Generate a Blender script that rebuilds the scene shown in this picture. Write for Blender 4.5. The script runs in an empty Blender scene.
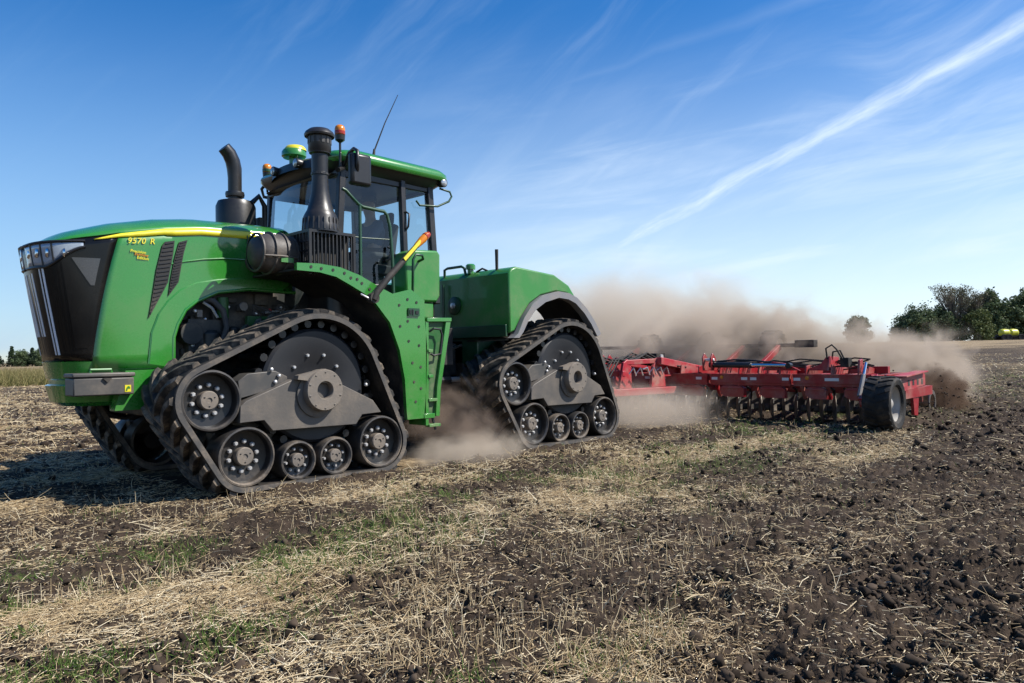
import bpy, bmesh, math, random
import numpy as np
from mathutils import Vector, Matrix

R = math.radians
PI = math.pi
rng = np.random.default_rng(7)
random.seed(7)
scene = bpy.context.scene
COL = scene.collection

# ------------------------------------------------------------------ camera
CAM = np.array([-4.1208, -6.8060, 1.2703])
YAW, PITCH, ROLL = 0.79911, 0.01842, -0.01575


def cam_axes():
    fwd = np.array([math.sin(YAW) * math.cos(PITCH), math.cos(YAW) * math.cos(PITCH), math.sin(PITCH)])
    right = np.array([math.cos(YAW), -math.sin(YAW), 0])
    up = np.cross(right, fwd)
    c, s = math.cos(ROLL), math.sin(ROLL)
    return c * right + s * up, -s * right + c * up, fwd


_r, _u, _f = cam_axes()
cam_d = bpy.data.cameras.new('camera')
cam = bpy.data.objects.new('camera', cam_d)
COL.objects.link(cam)
cam.matrix_world = Matrix(((_r[0], _u[0], -_f[0], CAM[0]), (_r[1], _u[1], -_f[1], CAM[1]), (_r[2], _u[2], -_f[2], CAM[2]), (0, 0, 0, 1)))
cam_d.sensor_width = 36
cam_d.lens = 740.0 / 1024 * 36
cam_d.clip_start = 0.05
cam_d.clip_end = 12000
scene.camera = cam

# ------------------------------------------------------------------ sun, sky, exposure
SUN_EL, SUN_AZ = R(47), R(39)          # azimuth measured from -Y towards +X
SUN_DIR = Vector((math.sin(SUN_AZ) * math.cos(SUN_EL), -math.cos(SUN_AZ) * math.cos(SUN_EL), math.sin(SUN_EL)))
SUN_STRENGTH, SKY_STRENGTH = 5.0, 0.095
scene.view_settings.view_transform = 'Standard'
scene.view_settings.look = 'None'
scene.view_settings.exposure = 0.54
scene.view_settings.gamma = 1
scene.view_settings.use_curve_mapping = False
scene.render.engine = 'CYCLES'
cy = scene.cycles
cy.use_denoising = True
cy.max_bounces = 8
cy.diffuse_bounces = 3
cy.glossy_bounces = 3
cy.transmission_bounces = 6
cy.transparent_max_bounces = 16
cy.volume_bounces = 1
cy.volume_max_steps = 128
cy.volume_step_rate = 0.45
cy.caustics_reflective = False
cy.caustics_refractive = False

sun_d = bpy.data.lights.new('sun', 'SUN')
sun_d.energy = SUN_STRENGTH
sun_d.angle = R(0.5)
sun_d.color = (1.0, 0.955, 0.88)
sun = bpy.data.objects.new('sun', sun_d)
COL.objects.link(sun)
sun.rotation_euler = SUN_DIR.to_track_quat('Z', 'Y').to_euler()

world = bpy.data.worlds.new('World')
scene.world = world
world.use_nodes = True


class NT:
    """short-hand for building node trees"""
    def __init__(s, tree):
        s.t = tree
        s.n = tree.nodes
        s.l = tree.links

    def new(s, typ, **kw):
        nd = s.n.new(typ)
        for k, v in kw.items():
            setattr(nd, k, v)
        return nd

    def put(s, sock, v):
        if v is None:
            return
        if hasattr(v, 'is_linked') or isinstance(v, bpy.types.NodeSocket):
            s.l.new(v, sock)
        else:
            if isinstance(v, (tuple, list)) and len(v) == 3 and sock.type == 'RGBA':
                v = (*v, 1)
            sock.default_value = v

    def math(s, op, a, b=None, c=None, clamp=False):
        nd = s.new('ShaderNodeMath', operation=op, use_clamp=clamp)
        s.put(nd.inputs[0], a)
        if b is not None: s.put(nd.inputs[1], b)
        if c is not None: s.put(nd.inputs[2], c)
        return nd.outputs[0]

    def vmath(s, op, a, b=None, out=0):
        nd = s.new('ShaderNodeVectorMath', operation=op)
        s.put(nd.inputs[0], a)
        if b is not None: s.put(nd.inputs[1], b)
        return nd.outputs[out]

    def mapr(s, v, a, b, c=0.0, d=1.0, smooth=True):
        nd = s.new('ShaderNodeMapRange', interpolation_type='SMOOTHSTEP' if smooth else 'LINEAR')
        for i, x in enumerate((v, a, b, c, d)):
            s.put(nd.inputs[i], x)
        return nd.outputs[0]

    def mix(s, f, a, b, mode='MIX'):
        nd = s.new('ShaderNodeMix', data_type='RGBA', blend_type=mode)
        s.put(nd.inputs[0], f)
        s.put(nd.inputs[6], a)
        s.put(nd.inputs[7], b)
        return nd.outputs[2]

    def noise(s, vec, scale, detail=4, rough=0.55, dist=0.0, out=0):
        nd = s.new('ShaderNodeTexNoise')
        if vec is not None: s.put(nd.inputs['Vector'], vec)
        nd.inputs['Scale'].default_value = scale
        nd.inputs['Detail'].default_value = detail
        nd.inputs['Roughness'].default_value = rough
        nd.inputs['Distortion'].default_value = dist
        return nd.outputs[out]

    def comb(s, x, y, z):
        nd = s.new('ShaderNodeCombineXYZ')
        for i, v in enumerate((x, y, z)):
            s.put(nd.inputs[i], v)
        return nd.outputs[0]

    def sep(s, v):
        nd = s.new('ShaderNodeSeparateXYZ')
        s.put(nd.inputs[0], v)
        return nd.outputs


def pix_dir(px, py):
    d = _r * ((px - 512) / 740) - _u * ((py - 341.5) / 740) + _f
    return d / np.linalg.norm(d)


def build_world():
    w = NT(world.node_tree)
    w.n.clear()
    out = w.new('ShaderNodeOutputWorld')
    bg = w.new('ShaderNodeBackground')
    sky = w.new('ShaderNodeTexSky', sky_type='NISHITA')
    sky.sun_disc = False
    sky.sun_elevation = SUN_EL
    sky.sun_rotation = math.atan2(SUN_DIR.x, SUN_DIR.y)
    sky.air_density = 1.0
    sky.dust_density = 0.3
    sky.ozone_density = 2.2
    hs = w.new('ShaderNodeHueSaturation')
    hs.inputs['Saturation'].default_value = 1.42
    hs.inputs['Hue'].default_value = 0.507
    hs.inputs['Value'].default_value = 1.15
    w.l.new(sky.outputs[0], hs.inputs['Color'])
    tc = w.new('ShaderNodeTexCoord')
    D = tc.outputs['Generated']
    # contrail: a band along the great circle through two sky directions
    a, b = Vector(pix_dir(1060, 5)), Vector(pix_dir(590, 262))
    n = a.cross(b).normalized()
    m = (b - a * a.dot(b)).normalized()
    ca = w.vmath('DOT_PRODUCT', D, tuple(a), out=1)
    cm = w.vmath('DOT_PRODUCT', D, tuple(m), out=1)
    ang = w.math('ARCTAN2', cm, ca)
    tot = math.acos(a.dot(b))
    off = w.vmath('DOT_PRODUCT', D, tuple(n), out=1)
    wob = w.noise(w.comb(w.math('MULTIPLY', ang, 5.0), 0.0, 3.1), 2.0, 3)
    off = w.math('ADD', off, w.math('MULTIPLY', w.math('SUBTRACT', wob, 0.5), 0.016))
    fib = w.noise(w.comb(w.math('MULTIPLY', ang, 9.0), w.math('MULTIPLY', off, 60.0), 0.0), 1.6, 5, 0.65)
    width = w.mapr(ang, -0.1, tot, 0.019, 0.030, False)
    core = w.math('SUBTRACT', 1.0, w.math('DIVIDE', w.math('ABSOLUTE', off), width), clamp=True)
    core = w.math('POWER', core, 1.15)
    fade = w.mapr(ang, tot * 1.42, tot * 0.85, 0.0, 1.0)
    con = w.math('MULTIPLY', w.math('MULTIPLY', core, fade), w.mapr(fib, 0.25, 0.75, 0.55, 1.0))
    # thin cirrus streaks running nearly parallel to the trail
    u = w.math('MULTIPLY', ang, 1.7)
    v = w.math('MULTIPLY', off, 11.0)
    bend = w.noise(D, 2.2, 2)
    v2 = w.math('ADD', v, w.math('MULTIPLY', bend, 2.4))
    ci = w.noise(w.comb(u, v2, 0.7), 1.5, 6, 0.62, 0.4)
    big = w.noise(D, 1.9, 3)
    el = w.sep(D)[2]
    side = w.vmath('DOT_PRODUCT', D, tuple(_r), out=1)
    veil = w.math('MULTIPLY', w.mapr(ci, 0.42, 0.80), w.mapr(big, 0.36, 0.66))
    veil = w.math('MULTIPLY', w.math('MULTIPLY', veil, 0.30), w.mapr(side, -0.55, 0.25, 0.15, 1.0))
    v3 = w.math('ADD', w.math('MULTIPLY', off, 9.0), w.math('MULTIPLY', ang, 2.1))
    ci2 = w.noise(w.comb(w.math('MULTIPLY', ang, 2.2), w.math('MULTIPLY', v3, 1.9), 4.7), 1.3, 6, 0.6, 0.3)
    veil2 = w.math('MULTIPLY', w.mapr(ci2, 0.5, 0.85), 0.14)
    # one faint second trail further left
    a2, b2 = Vector(pix_dir(830, -10)), Vector(pix_dir(380, 152))
    n2 = a2.cross(b2).normalized()
    o2 = w.vmath('DOT_PRODUCT', D, tuple(n2), out=1)
    o2 = w.math('ADD', o2, w.math('MULTIPLY', w.math('SUBTRACT', wob, 0.5), 0.02))
    t2 = w.math('SUBTRACT', 1.0, w.math('DIVIDE', w.math('ABSOLUTE', o2), 0.016), clamp=True)
    t2 = w.math('MULTIPLY', w.math('MULTIPLY', t2, 0.20), w.mapr(big, 0.3, 0.6, 0.3, 1.0))
    haze = w.mapr(el, 0.44, 0.0, 0.0, 0.72)
    haze = w.math('MULTIPLY', haze, w.mapr(side, -0.5, 0.35, 1.1, 1.0))
    az = w.math('MULTIPLY', side, 2.6)
    low = w.noise(w.comb(az, w.math('ADD', w.math('MULTIPLY', el, 15.0), w.math('MULTIPLY', side, -2.2)), 1.3), 1.4, 6, 0.58, 0.5)
    lowm = w.math('MULTIPLY', w.mapr(low, 0.44, 0.74), w.math('MULTIPLY', w.mapr(el, 0.42, 0.22), w.mapr(side, -0.35, 0.15)))
    haze = w.math('ADD', haze, w.math('MULTIPLY', lowm, 0.26), clamp=True)
    cloud = w.math('MAXIMUM', w.math('MAXIMUM', con, t2), w.math('ADD', w.math('ADD', veil, veil2), haze, clamp=True), clamp=True)
    cloud = w.math('MULTIPLY', cloud, w.mapr(el, -0.02, 0.02))
    white = w.mix(w.mapr(side, -0.5, 0.25), (2.9, 4.5, 6.6, 1), (6.3, 7.4, 8.7, 1))
    col = w.mix(w.math('MULTIPLY', cloud, 0.9), hs.outputs[0], white)
    w.l.new(col, bg.inputs[0])
    bg.inputs[1].default_value = SKY_STRENGTH
    w.l.new(bg.outputs[0], out.inputs[0])


build_world()

# ------------------------------------------------------------------ materials
MATS = {}


def mat_new(name):
    m = bpy.data.materials.new(name)
    m.use_nodes = True
    w = NT(m.node_tree)
    return m, w, w.n['Principled BSDF']


def paint(name, col, rough=0.4, metal=0.0, coat=0.0, dust=0.25, dust_col=(0.30, 0.235, 0.17), var=0.12, low=1.2, spec=0.5, bump=0.0, dscale=3.0):
    """painted or moulded surface with road dust that gathers on low and upward faces"""
    m, w, p = mat_new(name)
    geo = w.new('ShaderNodeNewGeometry')
    P = geo.outputs['Position']
    n1 = w.noise(P, dscale, 5, 0.6)
    n2 = w.noise(P, 38.0, 3, 0.6)
    zz = w.sep(P)[2]
    lowf = w.mapr(zz, low, 0.1, 0.25, 1.0)
    d = w.math('MULTIPLY', w.mapr(n1, 0.38, 0.72), w.mapr(n2, 0.3, 0.7, 0.5, 1.0))
    d = w.math('MULTIPLY', w.math('MULTIPLY', d, lowf), dust * 2.2, clamp=True)
    base = w.mix(w.math('MULTIPLY', n2, var), col, tuple(min(1, c * 0.55) for c in col))
    w.l.new(w.mix(d, base, dust_col), p.inputs['Base Color'])
    p.inputs['Metallic'].default_value = metal
    w.l.new(w.math('ADD', w.math('MULTIPLY', n2, 0.10), w.mapr(d, 0, 1, rough - 0.05, 0.9, False), clamp=True), p.inputs['Roughness'])
    p.inputs['Specular IOR Level'].default_value = spec
    if coat:
        w.l.new(w.mapr(d, 0, 0.5, coat, 0.0, False), p.inputs['Coat Weight'])
        p.inputs['Coat Roughness'].default_value = 0.08
    if bump:
        b = w.new('ShaderNodeBump')
        b.inputs['Strength'].default_value = bump
        b.inputs['Distance'].default_value = 0.01
        w.l.new(n2, b.inputs['Height'])
        w.l.new(b.outputs[0], p.inputs['Normal'])
    MATS[name] = m
    return m


paint('green', (0.026, 0.205, 0.024), 0.26, coat=1.0, dust=0.20, var=0.10)
paint('green_dusty', (0.030, 0.205, 0.030), 0.40, coat=0.35, dust=0.30, low=3.0)
paint('green_mid', (0.016, 0.105, 0.020), 0.45, dust=0.30, low=2.5)
paint('green_dark', (0.006, 0.055, 0.020), 0.4, coat=0.2, dust=0.15)
paint('yellow', (0.74, 0.64, 0.03), 0.35, coat=0.4, dust=0.08)
paint('rubber', (0.014, 0.0135, 0.013), 0.72, dust=0.12, low=2.4, bump=0.4, dscale=5, spec=0.3)
paint('rubber_lug', (0.026, 0.025, 0.024), 0.7, dust=0.50, low=3.0, bump=0.4, dscale=7, spec=0.3)
paint('rubber_edge', (0.070, 0.066, 0.062), 0.7, dust=0.28, low=2.4, bump=0.3, dscale=6, spec=0.3)
paint('wheel_black', (0.013, 0.013, 0.014), 0.34, dust=0.10, low=0.5, bump=0.1)
paint('wheel_rim', (0.035, 0.033, 0.032), 0.45, dust=0.40, low=1.0)
paint('drive_black', (0.011, 0.012, 0.015), 0.5, dust=0.05, low=0.8)
paint('frame_grey', (0.105, 0.095, 0.085), 0.5, dust=0.22, low=2.0, metal=0.2, bump=0.15)
paint('hub_grey', (0.185, 0.160, 0.135), 0.5, dust=0.25, low=2.0, metal=0.3, bump=0.2)
paint('steel', (0.62, 0.61, 0.60), 0.35, metal=0.6, dust=0.06)
paint('silver', (0.72, 0.74, 0.77), 0.3, metal=0.15, coat=0.5, dust=0.02)
paint('chrome', (0.78, 0.78, 0.80), 0.12, metal=1.0, dust=0.02)
paint('black_plastic', (0.014, 0.014, 0.015), 0.36, dust=0.05, low=5)
paint('black_gloss', (0.005, 0.005, 0.005), 0.22, spec=0.25, coat=0.12, dust=0.015, low=5)
paint('black_matte', (0.012, 0.012, 0.012), 0.7, dust=0.2, low=3)
paint('engine', (0.018, 0.020, 0.018), 0.5, dust=0.35, low=4)
paint('fender_grey', (0.19, 0.19, 0.20), 0.45, dust=0.25, low=5)
paint('screen_reflection', (0.050, 0.050, 0.052), 0.25, coat=0.5, dust=0.03, low=5, var=0.4)  # lighter grey for the painted reflection on the side screens
paint('box_grey', (0.060, 0.058, 0.055), 0.45, dust=0.22, low=3)
paint('duct_brown', (0.050, 0.043, 0.038), 0.55, dust=0.35, low=5, bump=0.2)
paint('red', (0.29, 0.008, 0.014), 0.38, coat=0.3, dust=0.30, low=2.2)
paint('red_dusty', (0.36, 0.018, 0.028), 0.45, dust=0.40, low=3.0)
paint('disc_steel', (0.18, 0.165, 0.15), 0.35, metal=0.7, dust=0.35, low=2)
paint('rim_grey', (0.36, 0.35, 0.33), 0.45, dust=0.35, low=2)
paint('decal_white', (0.72, 0.70, 0.66), 0.5, dust=0.15)
paint('tank_yellow', (0.46, 0.46, 0.03), 0.4, dust=0.05)
paint('orange_lens', (0.62, 0.20, 0.015), 0.2, dust=0.02)
paint('red_lens', (0.34, 0.03, 0.015), 0.2, dust=0.02)
paint('skin', (0.42, 0.24, 0.16), 0.55, dust=0.0)
paint('shirt', (0.07, 0.085, 0.12), 0.8, dust=0.0)
paint('trousers', (0.03, 0.03, 0.035), 0.85, dust=0.0)
paint('seat_fabric', (0.035, 0.033, 0.032), 0.85, dust=0.05)
paint('bark', (0.10, 0.080, 0.062), 0.9, dust=0.0, bump=0.5)
paint('bark_pale', (0.20, 0.175, 0.145), 0.9, dust=0.0, bump=0.5)
paint('lamp_lens', (0.42, 0.45, 0.48), 0.15, coat=0.8, dust=0.02, metal=0.4)
paint('headlight_lens', (0.42, 0.48, 0.56), 0.16, coat=1.0, dust=0.02, metal=0.15, var=0.8, low=5)


def glass_mat():
    m, w, p = mat_new('cab_glass')
    w.n.remove(p)
    out = w.n['Material Output']
    tr = w.new('ShaderNodeBsdfTransparent')
    tr.inputs[0].default_value = (0.78, 0.87, 0.88, 1)
    gl = w.new('ShaderNodeBsdfGlossy')
    gl.inputs['Roughness'].default_value = 0.02
    fr = w.new('ShaderNodeLayerWeight')
    fr.inputs[0].default_value = 0.5
    refl = w.math('ADD', w.math('MULTIPLY', w.math('POWER', fr.outputs['Facing'], 3.0), 0.75), 0.06)
    mx = w.new('ShaderNodeMixShader')
    w.l.new(refl, mx.inputs[0])
    w.l.new(tr.outputs[0], mx.inputs[1])
    w.l.new(gl.outputs[0], mx.inputs[2])
    w.l.new(mx.outputs[0], out.inputs[0])
    MATS['cab_glass'] = m


glass_mat()


def ramp_mat(name, cols, rough=0.8, attr='rnd', trans=0.0, spec=0.2):
    """colour picked per piece from an attribute stored on the mesh"""
    m, w, p = mat_new(name)
    at = w.new('ShaderNodeAttribute', attribute_name=attr)
    cr = w.new('ShaderNodeValToRGB')
    els = cr.color_ramp.elements
    while len(els) < len(cols):
        els.new(0.5)
    for i, c in enumerate(cols):
        els[i].position = i / (len(cols) - 1)
        els[i].color = (*c, 1)
    w.l.new(at.outputs['Fac'], cr.inputs[0])
    w.l.new(cr.outputs[0], p.inputs['Base Color'])
    p.inputs['Roughness'].default_value = rough
    p.inputs['Specular IOR Level'].default_value = spec
    if trans:
        out = w.n['Material Output']
        tb = w.new('ShaderNodeBsdfTranslucent')
        w.l.new(cr.outputs[0], tb.inputs[0])
        mx = w.new('ShaderNodeMixShader')
        mx.inputs[0].default_value = trans
        w.l.new(p.outputs[0], mx.inputs[1])
        w.l.new(tb.outputs[0], mx.inputs[2])
        w.l.new(mx.outputs[0], out.inputs[0])
    MATS[name] = m
    return m


ramp_mat('straw', [(0.12, 0.080, 0.045), (0.32, 0.225, 0.12), (0.50, 0.38, 0.215), (0.66, 0.54, 0.34), (0.78, 0.69, 0.51)], 0.6, spec=0.3)
ramp_mat('weed', [(0.05, 0.10, 0.015), (0.085, 0.17, 0.03), (0.14, 0.22, 0.05), (0.22, 0.24, 0.08)], 0.6, trans=0.3)
ramp_mat('soil_lump', [(0.020, 0.0135, 0.009), (0.040, 0.028, 0.019), (0.078, 0.056, 0.039)], 0.95)
ramp_mat('leaf_dark', [(0.066, 0.096, 0.046), (0.096, 0.134, 0.062), (0.13, 0.17, 0.084)], 0.6, trans=0.2)  # this and the next two lightened and paled to stand in for distance haze
ramp_mat('leaf_olive', [(0.075, 0.096, 0.034), (0.105, 0.134, 0.046), (0.140, 0.165, 0.066)], 0.6, trans=0.2)
ramp_mat('leaf_grey', [(0.095, 0.100, 0.060), (0.125, 0.130, 0.078), (0.155, 0.150, 0.095)], 0.7, trans=0.1)
ramp_mat('needles', [(0.014, 0.030, 0.012), (0.024, 0.045, 0.018), (0.036, 0.060, 0.026)], 0.7, trans=0.1)
ramp_mat('crop', [(0.10, 0.075, 0.03), (0.14, 0.15, 0.045), (0.22, 0.20, 0.08), (0.32, 0.26, 0.12)], 0.7, trans=0.25)


def soil_material():
    m, w, p = mat_new('field_soil')
    geo = w.new('ShaderNodeNewGeometry')
    P = geo.outputs['Position']
    n1 = w.noise(P, 0.9, 5, 0.6)
    n2 = w.noise(P, 9.0, 6, 0.65)
    n3 = w.noise(P, 60.0, 4, 0.7)
    soil = w.mix(w.mapr(n2, 0.3, 0.7), (0.020, 0.0138, 0.0095), (0.060, 0.042, 0.029))
    soil = w.mix(w.mapr(n3, 0.45, 0.8, 0.0, 0.55), soil, (0.100, 0.074, 0.053))
    # chaff and broken straw lying on the soil, by the mask stored on the mesh
    at = w.new('ShaderNodeAttribute', attribute_name='litter')
    sx = w.vmath('MULTIPLY', P, (1.0, 2.6, 1.0))
    c1 = w.noise(sx, 34.0, 5, 0.72, 0.8)
    c2 = w.noise(w.vmath('MULTIPLY', P, (2.4, 1.0, 1.0)), 27.0, 5, 0.72, 0.9)
    ch = w.math('MAXIMUM', c1, c2)
    lit = at.outputs['Fac']
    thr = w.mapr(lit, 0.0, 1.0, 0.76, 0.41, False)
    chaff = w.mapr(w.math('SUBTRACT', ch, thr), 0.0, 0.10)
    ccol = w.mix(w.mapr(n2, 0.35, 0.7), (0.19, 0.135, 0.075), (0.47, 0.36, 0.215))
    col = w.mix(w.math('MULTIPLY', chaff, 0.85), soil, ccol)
    at2 = w.new('ShaderNodeAttribute', attribute_name='green')
    gm = w.math('MULTIPLY', at2.outputs['Fac'], w.mapr(n2, 0.45, 0.62, 0.0, 0.6))
    col = w.mix(gm, col, (0.085, 0.115, 0.030))
    w.l.new(col, p.inputs['Base Color'])
    p.inputs['Roughness'].default_value = 0.95
    p.inputs['Specular IOR Level'].default_value = 0.15
    b = w.new('ShaderNodeBump')
    b.inputs['Strength'].default_value = 0.9
    b.inputs['Distance'].default_value = 0.02
    w.l.new(w.math('ADD', w.math('MULTIPLY', n3, 0.6), n2), b.inputs['Height'])
    w.l.new(b.outputs[0], p.inputs['Normal'])
    MATS['field_soil'] = m


soil_material()

# ------------------------------------------------------------------ object helpers
WL = {}          # world position of each object that parents others


def tag(o, label=None, cat=None, group=None, kind=None):
    if label: o['label'] = label
    if cat: o['category'] = cat
    if group: o['group'] = group
    if kind: o['kind'] = kind
    return o


def empty(name, loc):
    o = bpy.data.objects.new(name, None)
    COL.objects.link(o)
    o.location = loc
    o.empty_display_size = 0.3
    WL[o.name] = Vector(loc)
    return o


def link(name, me, mats, parent=None, origin=None, smooth=None):
    for m in mats:
        me.materials.append(MATS[m] if isinstance(m, str) else m)
    o = bpy.data.objects.new(name, me)
    COL.objects.link(o)
    base = WL[parent.name] if parent else Vector((0, 0, 0))
    org = Vector(origin) if origin is not None else base
    me.transform(Matrix.Translation(-org))
    o.location = org - base
    if parent: o.parent = parent
    WL[o.name] = org
    if smooth:
        me.polygons.foreach_set('use_smooth', np.ones(len(me.polygons), bool))
        me.set_sharp_from_angle(angle=R(smooth))
    return o


class MB:
    """collects shapes in world coordinates and builds them as one mesh"""
    def __init__(s):
        s.v, s.f, s.m, s.mi = [], [], [], 0

    def mat(s, i):
        s.mi = i
        return s

    def add(s, vs, fs):
        o = len(s.v)
        s.v += [tuple(map(float, p)) for p in vs]
        s.f += [tuple(i + o for i in f) for f in fs]
        s.m += [s.mi] * len(fs)
        return s

    def box(s, x0, x1, y0, y1, z0, z1):
        return s.add([(x0, y0, z0), (x1, y0, z0), (x1, y1, z0), (x0, y1, z0), (x0, y0, z1), (x1, y0, z1), (x1, y1, z1), (x0, y1, z1)],
                     [(0, 3, 2, 1), (4, 5, 6, 7), (0, 1, 5, 4), (1, 2, 6, 5), (2, 3, 7, 6), (3, 0, 4, 7)])

    def prism(s, pts, a0, a1, axis='y', top=None):
        """polygon pts in the plane across `axis`, extruded from a0 to a1; top = other outline at a1"""
        def mk(p, a):
            return (p[0], a, p[1]) if axis == 'y' else ((a, p[0], p[1]) if axis == 'x' else (p[0], p[1], a))
        n = len(pts)
        tp = top or pts
        vs = [mk(p, a0) for p in pts] + [mk(p, a1) for p in tp]
        fs = [tuple(range(n)), tuple(range(2 * n - 1, n - 1, -1))] + [(i, i + n, (i + 1) % n + n, (i + 1) % n) for i in range(n)]
        return s.add(vs, fs)

    def band(s, outer, inner, a0, a1):
        """open strip between two polylines in xz, extruded in y"""
        return s.prism(list(outer) + list(inner)[::-1], a0, a1)

    def bar(s, p, q, wd, hg, up=(0, 0, 1)):
        p, q = Vector(p), Vector(q)
        d = (q - p).normalized()
        sd = d.cross(Vector(up))
        if sd.length < 1e-4: sd = d.cross(Vector((0, 1, 0)))
        sd.normalize()
        u = sd.cross(d)
        a, b = sd * wd / 2, u * hg / 2
        vs = [p - a - b, p + a - b, p + a + b, p - a + b, q - a - b, q + a - b, q + a + b, q - a + b]
        return s.add(vs, [(0, 1, 2, 3), (7, 6, 5, 4), (0, 4, 5, 1), (1, 5, 6, 2), (2, 6, 7, 3), (3, 7, 4, 0)])

    def tube(s, pts, r, n=8, cap=True):
        P = [Vector(p) for p in pts]
        rs = r if isinstance(r, (list, tuple)) else [r] * len(P)
        t0 = (P[1] - P[0]).normalized()
        ref = Vector((0, 0, 1)) if abs(t0.z) < 0.9 else Vector((1, 0, 0))
        nrm = t0.cross(ref).normalized()
        vs, fs = [], []
        for i, p in enumerate(P):
            t = (P[min(i + 1, len(P) - 1)] - P[max(i - 1, 0)]).normalized()
            nrm = (nrm - t * nrm.dot(t)).normalized()
            b = t.cross(nrm)
            for k in range(n):
                a = 2 * PI * k / n
                vs.append(p + (nrm * math.cos(a) + b * math.sin(a)) * rs[i])
        for i in range(len(P) - 1):
            for k in range(n):
                k2 = (k + 1) % n
                fs.append((i * n + k, i * n + k2, (i + 1) * n + k2, (i + 1) * n + k))
        if cap:
            fs.append(tuple(range(n - 1, -1, -1)))
            fs.append(tuple((len(P) - 1) * n + k for k in range(n)))
        return s.add(vs, fs)

    def lathe(s, prof, c, axis='z', n=24, cap=True):
        """prof = [(radius, height along axis)], c = centre"""
        vs, fs = [], []
        for r, h in prof:
            for k in range(n):
                a = 2 * PI * k / n
                ca, sa = r * math.cos(a), r * math.sin(a)
                if axis == 'z': vs.append((c[0] + ca, c[1] + sa, c[2] + h))
                elif axis == 'y': vs.append((c[0] + sa, c[1] + h, c[2] + ca))
                else: vs.append((c[0] + h, c[1] + ca, c[2] + sa))
        for i in range(len(prof) - 1):
            for k in range(n):
                k2 = (k + 1) % n
                fs.append((i * n + k, i * n + k2, (i + 1) * n + k2, (i + 1) * n + k))
        if cap:
            if prof[0][0] > 1e-4: fs.append(tuple(range(n - 1, -1, -1)))
            if prof[-1][0] > 1e-4: fs.append(tuple((len(prof) - 1) * n + k for k in range(n)))
        return s.add(vs, fs)

    def sheet(s, rows):
        n = len(rows[0])
        vs = [p for r in rows for p in r]
        fs = [(i * n + k, i * n + k + 1, (i + 1) * n + k + 1, (i + 1) * n + k) for i in range(len(rows) - 1) for k in range(n - 1)]
        return s.add(vs, fs)

    def bolt(s, c, axis='y', r=0.018, h=-0.02):
        return s.lathe([(r, 0), (r, h * 0.7), (r * 0.6, h)], c, axis, 6)

    def build(s, name, mats, parent=None, origin=None, bevel=0.0, smooth=35, fix=True):
        me = bpy.data.meshes.new(name)
        me.from_pydata(s.v, [], s.f)
        me.polygons.foreach_set('material_index', np.array(s.m, 'i'))
        if fix:
            bm = bmesh.new()
            bm.from_mesh(me)
            bmesh.ops.recalc_face_normals(bm, faces=bm.faces)
            bm.to_mesh(me)
            bm.free()
        if isinstance(mats, str): mats = [mats]
        o = link(name, me, mats, parent, origin, smooth)
        if bevel:
            b = o.modifiers.new('edge', 'BEVEL')
            b.width = bevel
            b.segments = 2
            b.limit_method = 'ANGLE'
            b.angle_limit = R(40)
            b.harden_normals = False
        return o


def arc(c, r, a0, a1, n):
    return [(c[0] + r * math.cos(a0 + (a1 - a0) * i / n), c[1] + r * math.sin(a0 + (a1 - a0) * i / n)) for i in range(n + 1)]


def big_mesh(name, V, F, mats, attrs=None, parent=None, origin=None, smooth=False):
    """numpy vertices and equal-sized faces"""
    me = bpy.data.meshes.new(name)
    k = F.shape[1]
    me.vertices.add(len(V))
    me.vertices.foreach_set('co', V.astype('f').ravel())
    me.loops.add(F.size)
    me.loops.foreach_set('vertex_index', F.astype('i').ravel())
    me.polygons.add(len(F))
    me.polygons.foreach_set('loop_start', np.arange(0, F.size, k, dtype='i'))
    me.polygons.foreach_set('loop_total', np.full(len(F), k, 'i'))
    me.update(calc_edges=True)
    for an, (dom, arr) in (attrs or {}).items():
        a = me.attributes.new(an, 'FLOAT', dom)
        a.data.foreach_set('value', arr.astype('f'))
    if smooth:
        me.polygons.foreach_set('use_smooth', np.ones(len(F), bool))
    return link(name, me, mats, parent, origin)


# ------------------------------------------------------------------ terrain maths
def hash2(ix, iy, seed):
    h = (ix.astype(np.int64) * 374761393 + iy.astype(np.int64) * 668265263 + seed * 1442695041) & 0xFFFFFFFF
    h = ((h ^ (h >> 13)) * 1274126177) & 0xFFFFFFFF
    h = h ^ (h >> 16)
    return (h & 0xFFFFFF) / float(0x1000000)


def vnoise(x, y, s, seed):
    x, y = x / s, y / s
    ix, iy = np.floor(x), np.floor(y)
    fx, fy = x - ix, y - iy
    fx = fx * fx * (3 - 2 * fx)
    fy = fy * fy * (3 - 2 * fy)
    a, b = hash2(ix, iy, seed), hash2(ix + 1, iy, seed)
    c, d = hash2(ix, iy + 1, seed), hash2(ix + 1, iy + 1, seed)
    return (a * (1 - fx) + b * fx) * (1 - fy) + (c * (1 - fx) + d * fx) * fy


def worley(x, y, s, seed):
    x, y = x / s, y / s
    ix, iy = np.floor(x), np.floor(y)
    best = np.full(x.shape, 9.0)
    hgt = np.zeros(x.shape)
    for dx in (-1, 0, 1):
        for dy in (-1, 0, 1):
            jx, jy = ix + dx, iy + dy
            px, py = jx + hash2(jx, jy, seed), jy + hash2(jx, jy, seed + 1)
            rr = 0.25 + 0.75 * hash2(jx, jy, seed + 2)
            d = np.hypot(x - px, y - py)
            m = d < best
            best = np.where(m, d, best)
            hgt = np.where(m, rr, hgt)
    return np.clip(1 - (best / 0.62) ** 2, 0, 1) * hgt


def sstep(v, a, b):
    t = np.clip((v - a) / (b - a), 0, 1)
    return t * t * (3 - 2 * t)


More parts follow.
